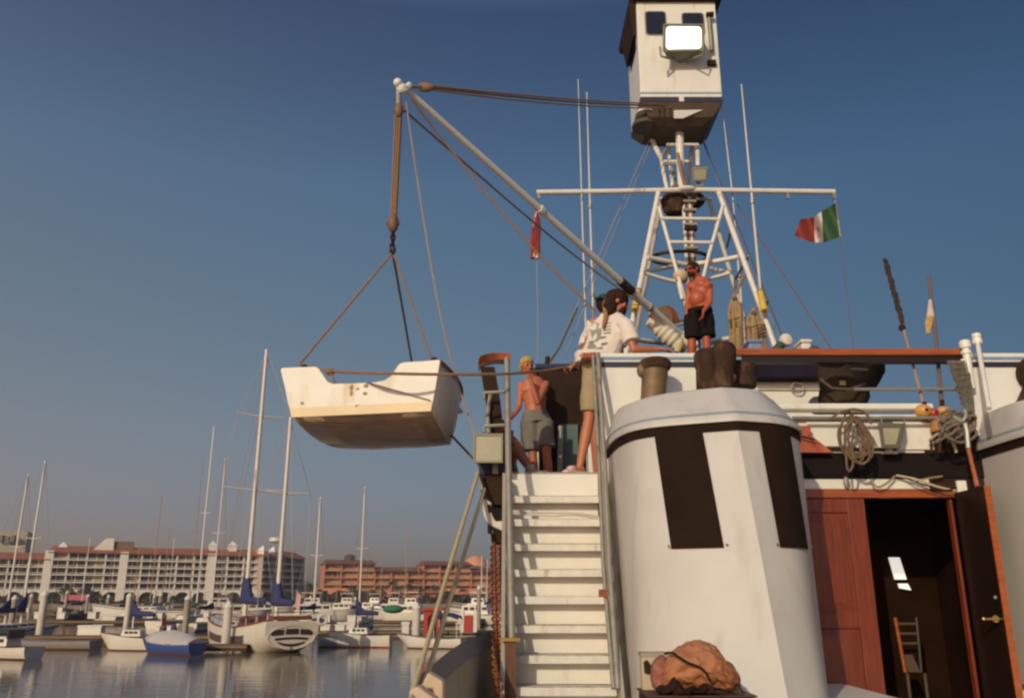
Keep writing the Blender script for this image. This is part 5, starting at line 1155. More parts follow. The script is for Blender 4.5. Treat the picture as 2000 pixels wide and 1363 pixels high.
# ---------------------------------------------------------------- cargo boom and its tackle
BTIP = at(781,166,8.0); BASE = at(1345,668,12.15)
bm_ = MB(); bm_.tube([at(776,160,7.97), BASE], [.034,.056], 14); bo = bm_.build('boom', WHITE, YA, smooth=True)
ax = (BASE-BTIP).normalized()
def onb(t): return at(776,160,7.97).lerp(BASE, t)
def tpx(px):   # parameter along the boom where it crosses px
    lo, hi = 0., 1.
    for _ in range(40):
        m_ = (lo+hi)/2; p = onb(m_); d = p.y*math.cos(R(PITCH))+p.z*math.sin(R(PITCH)); x = 1000+F*p.x/d
        if x < px: lo = m_
        else: hi = m_
    return lo
t = tpx(1222); MB().tube([onb(t-.022),onb(t+.025)], .064, 14).build('chafe_wrap', SOOT, bo, smooth=True)
t = tpx(1057); MB().tube([onb(t-.006),onb(t+.005)], .056, 14).build('collar', PIPEW, bo, smooth=True)
t = tpx(1268); MB().tube([onb(t-.003),onb(t+.003)], .066, 14).build('collar', STEEL, bo, smooth=True)
MB().ell(at(777,162,7.97),(.048,.048,.048)).build('boom_cap', WHITE, bo, smooth=True)
MB().ell(at(785,172,8.0),(.065,.05,.045)).build('head_fitting', PIPEW, bo, smooth=True); MB().tube([at(776,180,7.98),at(790,176,8.0),at(800,166,8.05)], .035, 8).build('eye', PIPEW, bo, smooth=True)
# topping lift: upper block, three parts of line
tl = empty('topping_lift', at(835,171,8.5), 'brown topping lift tackle from the boom end to the lookout cage', 'tackle')
MB().tube([at(795,170,8.05),at(822,170,8.3)], .02, 8).build('shackle', STEEL, tl); MB().ell(at(831,171,8.4),(.10,.05,.055)).build('block', ROPE, tl, smooth=True)
for dy,r in ((-4,.012),(0,.013),(5,.011)): MB().tube(sag(at(838,171+dy*.8,8.45), at(1300+dy*2,207+dy*.9,12.45), .05+.02*dy/5), r, 6).build('line', ROPE if dy else ROPED, tl, smooth=True)
# hoisting tackle
HX = 768
ht = empty('hoisting_tackle', at(778,195,8.0), 'brown multi-part hoisting tackle hanging from the boom end with its hook', 'tackle')
MB().tube([at(779,180,8.0),at(779,208,8.0)], .03, 8).build('shackle', STEEL, ht)
def block(p, nm='block', s=1.0):
    MB().ell(p,(.050*s,.05*s,.095*s),14,9).tube([p+Vector((-.058*s,0,0)),p+Vector((.058*s,0,0))],.018*s,8).build(nm, mat('brown_block_wood',(.20,.10,.055),.6,var=.3), ht, smooth=True)
block(at(779,216,8.0), 'block', 1.0); block(at(768,436,8.0), 'block', 1.15)
for k in range(6):
    o = (k-2.5); MB().tube([at(778.5+o*2.3,216,8.0+.02*(k%2)), at(768.5+o*1.9,432,8.0+.02*(k%2))], .011, 6).build('line', ROPE, ht, smooth=True)
hk_ = MB()
for j in range(4):
    c = at(768-.5*j, 455+9*j, 8.0); hk_.tube([c+Vector((.02*math.cos(a)*(1 if j%2 else .3), .02*math.cos(a)*(.3 if j%2 else 1), .042*math.sin(a))) for a in [2*math.pi*i/12 for i in range(13)]], .010, 6, False)
hk_.build('hook_chain', SOOT, ht, smooth=True)
HK = at(766,494,8.0); MB().tube(spline([at(767,480,8.0),at(771,488,8.0),at(767,496,8.0),at(762,490,8.0)],5), .014, 8).build('hook', SOOT, ht, smooth=True)
# running lines
rope('fall_line', spline([at(786,213,8.0),at(1030,424,10.0),at(1150,520,11.2),at(1276,612,12.0)],8), .013, ROPE, 'upper brown fall line under the boom running to the winch', 'rope')
rope('fall_line', spline([at(802,192,8.0),at(886,300,8.4),at(1035,478,8.6),at(1165,610,8.7)],8), .0125, ROPE, 'lower brown fall line led down behind the ponytailed man', 'rope')
rope('guy_line', spline([at(793,200,8.0),at(812,330,8.0),at(848,552,7.9),at(884,715,7.85),at(928,848,7.8)],8), .009, mat('pale_brown_line',(.33,.24,.18),.9,var=.2), 'thin guy line from boom end down to the square floodlight', 'rope')
rope('guy_line', [at(878,846,8.6),at(936,908,7.9)], .012, ROPED, 'short line from dinghy bottom to the port wing', 'rope')
rope('boat_lashing', spline([at(586,712,8.5),at(612,717,8.4),at(650,725,8.1),at(720,728,7.3),at(850,731,7.25),at(985,730,7.6),at(1060,724,8.2),at(1112,716,8.55)],8), .014, ROPE, 'tag line running from dinghy to the hand of the man in green cap', 'rope')
MB().ell(at(645,726,8.1),(.05,.04,.035)).build('knot', ROPE, bpy.data.objects['boat_lashing'], smooth=True)
rope('stay_wire', [at(1268,275,13.1),at(1086,690,12.2)], .007, WIRE, 'left of the two wire stays sloping from the cage to port', 'stay')
rope('stay_wire', [at(1276,272,13.1),at(1180,500,13.0),at(1105,690,12.2)], .006, WIRE, 'right of the two wire stays sloping from the cage to port', 'stay')
rope('stay_wire', [at(1368,265,13.3),at(1425,400,13.2),at(1530,662,12.4)], .010, ROPED, 'dark stay from the cage to the round white lamp', 'stay')
rope('stay_wire', [at(1440,400,12.9),at(1520,520,12.4),at(1628,688,11.0)], .009, mat('red_brown_line',(.20,.09,.07),.9), 'red-brown stay sloping down to the teak rail middle', 'stay')
rope('stay_wire', [at(1370,262,13.3),at(1478,560,13.2),at(1540,700,12.6)], .005, WIRE, 'thin wire parallel to the starboard mast leg', 'stay')
rope('halyard', [at(1048,505,12.6),at(1050,600,12.4),at(1050,705,12.2)], .006, WIRE, 'thin halyard below the furled red flag', 'halyard')
rope('halyard', [at(1632,380,12.6),at(1631,398,12.6)], .007, WIRE, 'short halyard above the tricolour flag', 'halyard')
rope('halyard', [at(1640,466,12.6),at(1652,560,12.4),at(1668,690,12.0)], .006, mat('red_brown_line',(.20,.09,.07),.9), 'thin halyard below the tricolour flag', 'halyard')
rope('stay_wire', [at(1128,600,9.9),at(1092,680,9.9),at(1070,712,9.9)], .016, ROPED, 'stout dark rope made fast at the navy-topped deck box', 'rope')
# slings to the dinghy
rope('sling', [HK, at(586,710,7.62+.25)], .012, ROPE, 'left sling from the hook to the dinghy corner', 'sling', 'dinghy slings')
rope('sling', [at(768,500,8.0), at(784,590,8.6), at(804,706,9.35)], .013, ROPED, 'middle dark sling from the hook to the dinghy bow', 'sling', 'dinghy slings')
rope('sling', [at(770,500,8.0), at(838,688,7.62), at(846,712,7.58)], .009, ROPE, 'right sling from the hook to the dinghy corner', 'sling', 'dinghy slings')
# ---------------------------------------------------------------- dinghy hanging in the slings
DG = empty('dinghy', at(705,760,7.6), 'white fibreglass dinghy with cut-out transom and worn brown bottom, hanging from the boom', 'dinghy')
TL, TR_, BL, BR = at(551,720,7.72), at(858,705,7.46), at(571,815,7.72), at(842,803,7.50)
ux = (TR_-TL).normalized(); fw = Vector((-ux.y, ux.x, 0)).normalized(); L_ = 2.15
def station(t):
    s_ = t*L_
    bw_ = 1 - .42*t**2.2; k = fw*s_
    mid_t = (TL+TR_)/2 + k; mid_b = (BL+BR)/2 + k*(.93)
    ht_ = (TR_-TL)/2*bw_; hb_ = (BR-BL)/2*(1-.50*t**2)
    up = Vector((0,0,.03*math.sin(math.pi*t)+ .13*t*t)); rk = Vector((0,0,-.15*math.sin(math.pi*min(1,t*1.05)) + .20*t**3))
    return mid_t, mid_b, ht_, hb_, up, rk
rings = []; NS = 14
for i in range(NS+1):
    mt, mb_, ht_, hb_, up, rk = station(i/NS)
    tlp, trp = mt-ht_+up, mt+ht_+up; blp, brp = mb_-hb_+rk, mb_+hb_+rk; keel = mb_ + rk*1.15
    rings.append([tlp, tlp.lerp(blp,.33)-ux*.012*math.sin(math.pi*.33), tlp.lerp(blp,.7)-ux*.015, blp, blp.lerp(keel,.5)+Vector((0,0,-.010)), keel, brp.lerp(keel,.5)+Vector((0,0,-.010)), brp, trp.lerp(brp,.7)+ux*.015, trp.lerp(brp,.33)+ux*.012, trp])
sidep = MB(); sidep.grid([[r_[j] for r_ in rings] for j in (0,1,2,3)]); sidep.grid([[r_[j] for r_ in rings] for j in (10,9,8,7)])
hb2 = sidep.build('topsides', DINGW, DG, smooth=True); so = hb2.modifiers.new('thickness','SOLIDIFY'); so.thickness = .022
bot = MB(); bot.grid([[r_[j] for r_ in rings] for j in (3,4,5,6,7)]); bb = bot.build('bottom', DINGB, DG, smooth=True); so = bb.modifiers.new('thickness','SOLIDIFY'); so.thickness = .022
br_ = MB(); br_.prism(rings[-1], fw*.022).build('bow_transom', DINGW, DG)
# stern transom with its notch, traced in the transom plane
def tpp(px, py):
    u = (px-551)/(858-551); Y = 7.72 + (7.46-7.72)*u; return at(px, py, Y)
out = [(549,724),(551,719),(585,717.5),(617,716.5),(623,720),(634,736),(641,746),(650,750),(690,749),(735,746.5),(752,743),(764,735),(774,720),(781,711),(790,708),(830,705.5),(858,703),(860,707),(851,760),(843,803),(571,815),(560,768)]
tr2 = MB(); tr2.prism([tpp(*p)-fw*.012 for p in out], fw*.035); tro = tr2.build('transom', DINGW, DG, bevel=.004)
band = MB(); band.prism([tpp(*p)-fw*.018 for p in [(567,797),(845,785),(842.5,803.5),(571,815.5)]], fw*.005); band.build('skirt', mat('yellowed_fibreglass',(.78,.60,.36),.5,var=.06,scale=3), DG)
for k,(px,py,rx,rz) in enumerate([(688,757,.022,.028),(688,768,.018,.03),(717,754,.03,.02),(715,769,.028,.016),(704,793,.045,.014),(592,788,.022,.014),(700,760,.02,.012)]):
    MB().ell(tpp(px,py)-fw*.013,(rx,.004,rz),10,6).build('rust_stain', mat('rust_stain_brown',(.42,.27,.15),.8,var=.4,scale=40) if k != 4 else mat('dark_drain_stain',(.20,.10,.05),.8), tro)
gw = MB(); gw.tube([r_[0]+Vector((0,0,.0)) for r_ in rings], .020, 8); gw.tube([r_[-1] for r_ in rings], .020, 8); gw.build('gunwale', mat('worn_brown_gunwale',(.20,.10,.06),.7,var=.3), DG, smooth=True)
tw_ = MB()
for t in (.42,.72):
    a = rings[int(t*NS)]; tw_.box((0,0,0),(0,0,0)) if False else tw_.prism([a[0].lerp(a[3],.3), a[-1].lerp(a[7],.3), a[-1].lerp(a[7],.36), a[0].lerp(a[3],.36)], fw*.22)
tw_.build('thwart', DINGW, DG)
for p in (tpp(586,712)+fw*.10, rings[-2][5]+Vector((0,0,.48)), tpp(845,700)+fw*.06): MB().ell(p,(.035,.035,.03),10,6).build('lifting_eye', SOOT, DG, smooth=True)
rope('painter', [tpp(722,749)-fw*.03, tpp(842,783)-fw*.03], .006, mat('pale_brown_line',(.33,.24,.18),.9), 'thin light line across the dinghy transom', 'rope')
MB().tube([at(645,727,8.1),at(655,750,8.0)], .012, 6).build('lashing_end', ROPE, bpy.data.objects['boat_lashing'], smooth=True)

# ---------------------------------------------------------------- flags
fm = bpy.data.materials
GR, WH, RD = mat('flag_green',(.035,.095,.032),.8,var=.15), mat('flag_white',(.62,.56,.52),.8,var=.06), mat('flag_red',(.26,.030,.022),.8,var=.12)
MF = empty('tricolour_flag', at(1632,398,12.6), 'green, white and red tricolour flag with a small emblem flying below the crossbar end', 'flag')
def fpt(u, v):   # u from hoist to fly, v top to bottom
    T = [(1631,397),(1608,411),(1587,425),(1563,428)] ; Bm = [(1640,463),(1612,473),(1588,474),(1552,461)]
    def lp(P): 
        k = min(2,int(u*3)); f = u*3-k; return (P[k][0]+(P[k+1][0]-P[k][0])*f, P[k][1]+(P[k+1][1]-P[k][1])*f)
    a, b = lp(T), lp(Bm); px, py = a[0]+(b[0]-a[0])*v, a[1]+(b[1]-a[1])*v
    return at(px, py + 2*math.sin(u*7+v*2)*0, 12.6 + .16*math.sin(u*10+v*2.5) + .35*u)
for nm, m_, u0, u1 in (('green_stripe',GR,0,.385),('white_stripe',WH,.385,.62),('red_stripe',RD,.62,1)):
    g_ = MB(); g_.grid([[fpt(u0+(u1-u0)*i/8, j/10) for i in range(9)] for j in range(11)]); g_.build(nm, m_, MF, smooth=True)
em = MB(); cc = fpt(.50,.5)+Vector((0,-.02,0)); em.tube([cc+Vector((.05*math.cos(a),-.004,.05*math.sin(a))) for a in [math.pi+math.pi*j/10 for j in range(11)]], .008, 5)
em.prism([cc+Vector(p) for p in ((-.03,-.006,-.02),(.02,-.006,-.03),(.035,-.006,.0),(.03,-.006,.04),(.01,-.006,.05),(-.01,-.006,.03),(-.035,-.006,.02))],(0,.004,0)); em.build('emblem', mat('emblem_brown_green',(.13,.09,.04),.8), MF)
MB().tube([fpt(0,v)+Vector((.012,0,0)) for v in (0,.5,1)], .012, 6).build('hoist_edge', mat('flag_hem',(.35,.33,.22),.8), MF)
RF = empty('furled_flag', at(1048,410,12.6), 'furled red and white striped flag hanging limp from port end of crossbar', 'flag')
MB().tube([at(1048,380,12.6),at(1048,412,12.6)], .008, 6).build('halyard_end', ROPED, RF)
random.seed(11)
for i,(m_,dx) in enumerate(((RD,-5),(WH,-2),(RD,1),(WH,4),(RD,6),(mat('flag_navy',(.04,.04,.10),.8),-1))):
    pts = [at(1048+dx*.25,408+2*i,12.58), at(1047+dx*.8,440,12.55-.02*(i%3)), at(1045+dx*.9,470,12.55+.02*(i%2)), at(1045+dx,505-2*(i%3),12.57)]
    MB().tube(spline(pts,5), [.016+.022*min(1,k/5) + .003*math.sin(k*1.3+i) for k in range(16)], 8).build('fold', m_, RF, smooth=True)

# ---------------------------------------------------------------- bag on the crate in front of the funnel
cr2 = empty('dark_crate', at(1365,1370,5.35), 'low dark box carrying the orange bag in front of the funnel', 'crate')
a, b = at(1262,1354,5.3), at(1466,1354,5.3)
MB().box((a.x,5.2,a.z-.30),(b.x,5.62,a.z-.012)).build('crate_side', DARKB, cr2, bevel=.01); MB().box((a.x-.01,5.19,a.z-.009),(b.x+.01,5.63,a.z)).build('lid', mat('maroon_lid',(.075,.03,.022),.6), cr2)
MB().box((a.x,5.2,-1.449),(b.x,5.62,a.z-.302)).build('stand', WHITE, cr2)
BZ = a.z
def bag(nm, c, r, m, seed, lbl=None, par=None, amp=.10, sub=72):
    m_ = MB(); rr = []; c = Vector(c)
    for i in range(sub//2+1):
        th = math.pi*i/(sub//2); ring_ = []
        for j in range(sub):
            ph = 2*math.pi*j/sub; d = Vector((math.sin(th)*math.cos(ph), math.sin(th)*math.sin(ph), -math.cos(th)))
            q_ = Vector((d.x*1.1+seed, d.y*1.1, d.z*1.6)); fold = 1-abs(noise.noise(q_*2.3)*1.6); fold2 = 1-abs(noise.noise(q_*5.1)*1.6)
            k = 1 + amp*(math.sin(d.x*4.1+seed)+math.sin(d.z*5.3+seed*1.7+d.x*3)+.7*math.sin(d.y*6+d.z*4+seed))/2.4 + amp*.9*(fold-.6) + amp*.30*(fold2-.6)
            ring_.append(c + Vector((d.x*r[0]*k, d.y*r[1]*k, max(d.z*r[2]*k, -r[2]*.86))))
        rr.append(ring_)
    m_.loft(rr); return m_.build(nm, m, par, smooth=True)
ORG_ = mat('orange_tan_nylon',(.36,.135,.052),.65,var=.16,scale=5,bump=1.0,bscale=7)
HB = empty('duffel_bag', (at(1360,1354,5.4).x,5.4,BZ), 'rumpled orange-tan duffel bag with dark straps', 'bag')
def bp3(px,py,Y=5.4): return at(px,py,Y)
bb_ = MB(); NB = 96; rr = []
prof = [(1296,1344,1306),(1303,1345,1288),(1315,1346,1272),(1330,1346,1261),(1348,1346,1253),(1366,1346,1250),(1384,1347,1253),(1398,1347,1262),(1409,1348,1275),(1417,1349,1288),(1424,1349,1292),(1432,1348,1299),(1439,1345,1312),(1443,1340,1326)]
cl = spline([Vector(p) for p in prof], 5)
for k, q in enumerate(cl):
    lo, hi = at(q.x, q.y, 5.38), at(q.x, q.z, 5.40); c = (lo+hi)/2; hz_ = (hi.z-lo.z)/2; wy = .15*math.sin(math.pi*(k+2)/(len(cl)+3))**.6
    rg1 = []
    for j in range(NB):
        a = 2*math.pi*j/NB; cx, sx = math.cos(a), math.sin(a)
        d = Vector((q.x*.022, cx*1.5, sx*1.4)); fold = abs(noise.noise(d*1.6+Vector((0,0,q.x*.01)))); f2_ = abs(noise.noise(d*3.7))
        m = 1 + .30*(fold-.18)*-1 + .12*(f2_-.15)*-1
        rg1.append(c + Vector((.012*noise.noise(d*2.2), cx*wy*m, sx*hz_*m)))
    rr.append(rg1)
bb_.loft(rr); bb_.build('bag_body', ORG_, HB, smooth=True)
MB().tube(spline([bp3(1299,1276,5.36),bp3(1312,1274,5.27),bp3(1328,1284,5.22),bp3(1345,1294,5.215),bp3(1372,1306,5.22),bp3(1388,1330,5.23)],6), .007, 6).build('strap', CANVK, HB, smooth=True)
MB().tube(spline([bp3(1441,1334,5.30),bp3(1447,1344,5.28),bp3(1452,1355,5.28)],5), .007, 6).build('strap', CANVO, HB, smooth=True)
dk = empty('dark_jacket', (at(1340,1350,5.25).x,5.28,BZ), 'dark brown jacket bunched along the base of the orange bag', 'jacket')
jk = MB(); rr = []
for k in range(25):
    t = k/24; px = 1284 + 118*t; h_ = (14 + 9*math.sin(t*9)+6*math.sin(t*23+1))*math.sin(math.pi*min(1,t*1.02+.04))**.5; c = bp3(px, 1352-h_*.5, 5.23+.02*math.sin(t*11))
    rr.append([c+Vector((0,.06*math.cos(a)*(1+.2*math.sin(3*a+k)), h_*.0033*.62*math.sin(a)*(1+.2*math.sin(2*a+k*.7)))) for a in [2*math.pi*j/18 for j in range(18)]])
jk.loft(rr); jk.build('folds', mat('dark_brown_jacket',(.030,.015,.010),.9,var=.3,bump=.5,spec=.1), dk, smooth=True)
bg2 = empty('patterned_bag', (at(1285,1350,5.4).x,5.42,BZ), 'small brown and red patterned bag left of the orange one', 'bag')
bag('bag_body', bp3(1293,1318,5.44), (.070,.07,.11), mat('red_brown_patterned_cloth',(.24,.085,.055),.85,var=.7,scale=14,bump=.6,bscale=12), 7.7, par=bg2)
bx = empty('cardboard_box', (at(1265,1354,5.5).x,5.55,BZ), 'cream and brown carton standing behind the patterned bag', 'box')
a = at(1256,1354,5.5); b = at(1312,1275,5.5); MB().box((a.x,5.5,BZ),(b.x,5.61,b.z)).build('carton', mat('cream_carton',(.50,.41,.27),.8,var=.1), bx, bevel=.004)
MB().prism([at(1257,1292,5.49),at(1264,1288,5.49),at(1276,1304,5.49),at(1274,1318,5.49),at(1259,1314,5.49)], (0,.008,0)).build('printed_patch', DARKB, bx)
MB().box((a.x-.004,5.495,b.z-.02),(b.x,5.615,b.z+.004)).build('lid', mat('carton_lid_brown',(.34,.27,.20),.8), bx)
# ---------------------------------------------------------------- people
SKIN = mat('sun_tanned_skin',(.46,.155,.075),.5,var=.07,scale=9)
SKIN2 = mat('red_tanned_skin',(.42,.090,.038),.5,var=.08,scale=9)
SKIN3 = mat('tanned_skin_light',(.46,.135,.062),.5,var=.07,scale=9)
HAIRD = mat('dark_brown_hair',(.040,.017,.010),.85, spec=.15,var=.4,scale=30,bump=.8,bscale=90,stretch=(1,1,.25))
HAIRB = mat('blond_hair',(.50,.34,.10),.6,var=.35,scale=30,bump=.8,bscale=90,stretch=(1,1,.25))
EYE = mat('eye_dark',(.02,.015,.012),.2)
def capsule(m, p0, r0, p1, r1, flat=False, n=14, sc=None):
    p0, p1 = Vector(p0), Vector(p1); ax = (p1-p0); L = ax.length; ax.normalize()
    side = Vector((0,0,1)) if abs(ax.z) < .8 else Vector((1,0,0))
    if sc: side = Vector(sc[0])                    # (direction, widening)
    a = (side - ax*side.dot(ax)).normalized(); b = ax.cross(a); wa = sc[1] if sc else 1.0
    rings = []
    def rg_(c, r): rings.append([c + a*math.cos(2*math.pi*j/n)*r*wa + b*math.sin(2*math.pi*j/n)*r for j in range(n)])
    if not flat:
        for k in (80,50,25): rg_(p0 - ax*r0*math.sin(R(k)), r0*math.cos(R(k)))
    rg_(p0, r0); rg_(p1, r1)
    if not flat:
        for k in (25,50,80): rg_(p1 + ax*r1*math.sin(R(k)), r1*math.cos(R(k)))
    m.loft(rings)
def remesh(m, name, mt, parent, vox=.009, sm=4, amp=0, seed=0):
    o = bpy.data.objects.new('tmp', m.mesh('tmp', mt)); C.objects.link(o)
    rm = o.modifiers.new('r','REMESH'); rm.mode = 'VOXEL'; rm.voxel_size = vox
    s_ = o.modifiers.new('s','SMOOTH'); s_.iterations = sm; s_.factor = .5
    dg = bpy.context.evaluated_depsgraph_get(); dg.update()
    me = bpy.data.meshes.new_from_object(o.evaluated_get(dg)); bpy.data.objects.remove(o)
    me.name = name; me.materials.clear(); me.materials.append(mt)
    if amp:
        for v in me.vertices:
            c = v.co; d = math.sin(c.x*31+c.z*9+seed)+math.sin(c.z*27+c.x*17+seed*2)+.6*math.sin(c.y*33+c.z*22)
            v.co += v.normal*amp*d
    me.polygons.foreach_set('use_smooth', [True]*len(me.polygons))
    n = bpy.data.objects.new(name, me); C.objects.link(n); hang(n, parent); return n
def head(m, c, f, H, up=Vector((0,0,1))):
    """skull, jaw, nose, ears, lips and brow; c is the skull centre and f where the face looks"""
    f = Vector(f).normalized(); up = (up - f*up.dot(f)).normalized(); s_ = f.cross(up)
    M = Matrix((( s_.x, f.x, up.x),(s_.y, f.y, up.y),(s_.z, f.z, up.z)))
    k = H/1.8
    def P(x,y,z): return c + M @ (Vector((x,y,z))*k)
    m.ell(c+M@Vector((0,-.012*k,.012*k)), (.076*k,.096*k,.098*k), 18, 12, M)
    m.ell(P(0,.022,-.045), (.058*k,.066*k,.070*k), 16, 10, M)
    capsule(m, P(0,.060,-.088), .022*k, P(0,.050,-.080), .03*k)          # chin
    capsule(m, P(0,.088,.018), .010*k, P(0,.108,-.022), .015*k)          # nose
    capsule(m, P(-.012,.097,-.026), .010*k, P(.012,.097,-.026), .010*k)
    capsule(m, P(-.036,.080,.030), .012*k, P(.036,.080,.030), .012*k)    # brow
    capsule(m, P(-.020,.086,-.054), .009*k, P(.020,.086,-.054), .009*k)  # lips
    for q in (-1,1):
        m.ell(P(q*.079,-.008,-.010), (.010*k,.020*k,.030*k), 10, 7, M)
        capsule(m, P(q*.040,.066,-.010), .020*k, P(q*.034,.062,-.035), .018*k)
    return P, M, k
def hand(m, w_, d, nrm, H, side=1, curl=.5):
    """palm, four unequal fingers with knuckle bends and a thumb from the side of the palm"""
    d = Vector(d).normalized(); nrm = Vector(nrm); nrm = (nrm - d*nrm.dot(d)).normalized(); s_ = d.cross(nrm)*side; k = H/1.8
    for q in (-1.2,-.4,.4,1.2): capsule(m, w_+s_*q*.012*k, .014*k, w_+d*.085*k+s_*q*.020*k, .0125*k)
    for i,(q,ln) in enumerate(((-1.5,.072),(-.5,.082),(.5,.076),(1.5,.058))):
        b0 = w_+d*.088*k+s_*q*.019*k; ln *= k
        d1 = (d*math.cos(curl*.5)+nrm*math.sin(curl*.5)); d2 = (d*math.cos(curl*1.5)+nrm*math.sin(curl*1.5)); d3 = (d*math.cos(curl*2.3)+nrm*math.sin(curl*2.3))
        b1 = b0+d1*ln*.45; b2 = b1+d2*ln*.32; b3 = b2+d3*ln*.23
        capsule(m, b0, .0100*k, b1, .0092*k, n=10); capsule(m, b1, .0092*k, b2, .0085*k, n=10); capsule(m, b2, .0085*k, b3, .0075*k, n=10)
    t0 = w_+d*.025*k-s_*.026*k; t1 = t0+(d*.6-s_*.8+nrm*.25).normalized()*.042*k; t2 = t1+(d*.9-s_*.25+nrm*.35).normalized()*.034*k
    capsule(m, t0, .014*k, t1, .0115*k, n=10); capsule(m, t1, .0115*k, t2, .009*k, n=10)
def arm(m, s, e, w_, k, hd, nrm, side, curl=.5):
    capsule(m, s, .050*k, s.lerp(e,.45), .045*k); capsule(m, s.lerp(e,.4), .046*k, e, .036*k)
    capsule(m, e, .037*k, e.lerp(w_,.3), .038*k); capsule(m, e.lerp(w_,.3), .038*k, w_, .025*k); hand(m, w_, hd, nrm, 1.8*k, side, curl)
def leg(m, h, kn, an, toe, k):
    capsule(m, h, .084*k, h.lerp(kn,.5), .072*k); capsule(m, h.lerp(kn,.5), .072*k, kn, .052*k)
    back = (Vector((0,0,-1)).cross(Vector((1,0,0))))
    capsule(m, kn, .053*k, kn.lerp(an,.32), .056*k); capsule(m, kn.lerp(an,.32), .056*k, an, .033*k)
    toe = Vector(toe).normalized()
    capsule(m, an+Vector((0,0,-.03*k))-toe*.02*k, .036*k, an+toe*.12*k+Vector((0,0,-.055*k)), .028*k, sc=(toe.cross(Vector((0,0,1))),1.25)); capsule(m, an+toe*.12*k+Vector((0,0,-.056*k)), .027*k, an+toe*.185*k+Vector((0,0,-.062*k)), .018*k, sc=(toe.cross(Vector((0,0,1))),1.6))
def torso(m, pel, chest, neck, across, k, belly=0, fwd=None):
    across = Vector(across).normalized()
    sc = (across, 1.42)
    capsule(m, pel, .112*k, pel.lerp(chest,.42), .104*k, sc=(across,1.30)); capsule(m, pel.lerp(chest,.4), .104*k, chest, .120*k, sc=(across,1.38))
    capsule(m, chest, .118*k, chest.lerp(neck,.55), .085*k, sc=(across,1.70)); capsule(m, neck-(neck-chest).normalized()*.05*k, .058*k, neck+(neck-chest).normalized()*.07*k, .052*k)
    if belly and fwd is not None: m.ell(pel.lerp(chest,.38)+Vector(fwd)*.05*k, (.13*k,.11*k+belly,.14*k))
def eyes(P, M, k, par, shades=False):
    for q in (-1,1):
        if not shades:
            MB().ell(P(q*.033,.082,.008),(.012*k,.008*k,.009*k),10,6,M).build('eye', EYE, par, smooth=True)
    if shades:
        s_ = MB()
        for q in (-1,1): s_.ell(P(q*.036,.092,.006),(.032*k,.010*k,.020*k),12,7,M)
        capsule(s_, P(-.075,.03,.010), .004*k, P(-.066,.085,.010), .005*k); capsule(s_, P(.075,.03,.010), .004*k, P(.066,.085,.010), .005*k); capsule(s_, P(-.02,.098,.010), .005*k, P(.02,.098,.010), .005*k)
        s_.build('sunglasses', EYE, par, smooth=True)
def hair(P, M, k, m, par, back=.0, low=0, vox=.007):
    h = MB(); h.ell(P(0,-.022,.030), (.084*k,.098*k,.094*k), 18, 12, M); h.ell(P(0,-.05,-.01-low*.5), (.080*k,.070*k,(.085+low*.5)*k), 16, 10, M)
    return remesh(h, 'hair', m, par, vox, 3, .0055, 2)
S = Vector
# --- the man in the white T-shirt with ponytail, seen from behind, face to the right
Y1 = 8.28
P1 = empty('person', (at(1150,700,Y1).x, Y1, DZ), 'person with ponytail and beard in printed white T-shirt and khaki shorts, leaning on bulwark', 'person')
pel = at(1172,716,Y1); ch = at(1190,650,Y1); nk = at(1197,612,Y1-.02); hc = at(1207,590,Y1-.04); k1 = 1.04
f1 = S((.86,-.02,-.30)); b = MB()
torso(b, pel, ch, nk, (.86,-.5,0), k1)
capsule(b, nk, .055, hc+S((-.02,.0,-.03)), .058)
Ph, Mh, kh = head(b, hc, f1, 1.86)
shR = at(1222,632,Y1-.16); elR = at(1238,682,Y1-.22); wrR = at(1282,682,Y1-.17)
arm(b, shR, elR, wrR, k1, (1,.1,-.03), (0,0,-1), 1, .35)
shL = at(1160,630,Y1+.10); elL = at(1148,668,Y1+.22); wrL = at(1158,700,Y1+.40)
arm(b, shL, elL, wrL, k1, (.5,.8,-.2), (0,0,-1), -1, .5)
hpL, knL, anL = at(1158,738,Y1), at(1150,822,Y1-.02), at(1132,903,Y1-.08); hpR, knR, anR = at(1196,740,Y1+.02), at(1205,830,Y1+.05), at(1200,925,Y1+.10)
anR.z = DZ+.08; anL.z = DZ+.085
leg(b, hpL, knL, anL, (-.75,-.65,0), k1); leg(b, hpR, knR, anR, (.7,-.6,0), k1)
remesh(b, 'body', SKIN, P1, .0075, 4)
hair(Ph, Mh, kh*1.16, HAIRD, P1, low=.09); eyes(Ph, Mh, kh, P1)
bd = MB(); bd.ell(Ph(0,.062,-.075),(.056*kh,.050*kh,.060*kh),14,9,Mh); capsule(bd, Ph(0,.07,-.10), .034*kh, Ph(0,.062,-.150), .016*kh); remesh(bd, 'beard', HAIRD, P1, .006, 3, .003)
pt = MB(); pt.tube(spline([Ph(0,-.085,.0),Ph(0,-.115,-.06),at(1183,617,Y1-.12),at(1180,630,Y1-.16),at(1177,642,Y1-.17)],5), [.026,.028,.030,.030,.028,.026,.025,.024,.024,.024,.024,.023,.023,.022,.021,.020,.018,.016,.013,.010,.006], 8); pt.build('ponytail', mat('light_brown_ponytail',(.34,.17,.06),.7,var=.35,scale=20), P1, smooth=True)
sh = MB(); ac = S((.86,-.5,0)).normalized()
capsule(sh, at(1168,702,Y1), .150, ch, .152, sc=(ac,1.32)); capsule(sh, ch, .150, nk+S((-.01,0,-.06)), .085, sc=(ac,1.75))
capsule(sh, shR, .078, shR.lerp(elR,.72), .088, flat=True); capsule(sh, shL, .075, shL.lerp(elL,.72), .085, flat=True); capsule(sh, shR+S((-.02,0,0)), .075, shR.lerp(elR,.1), .075)
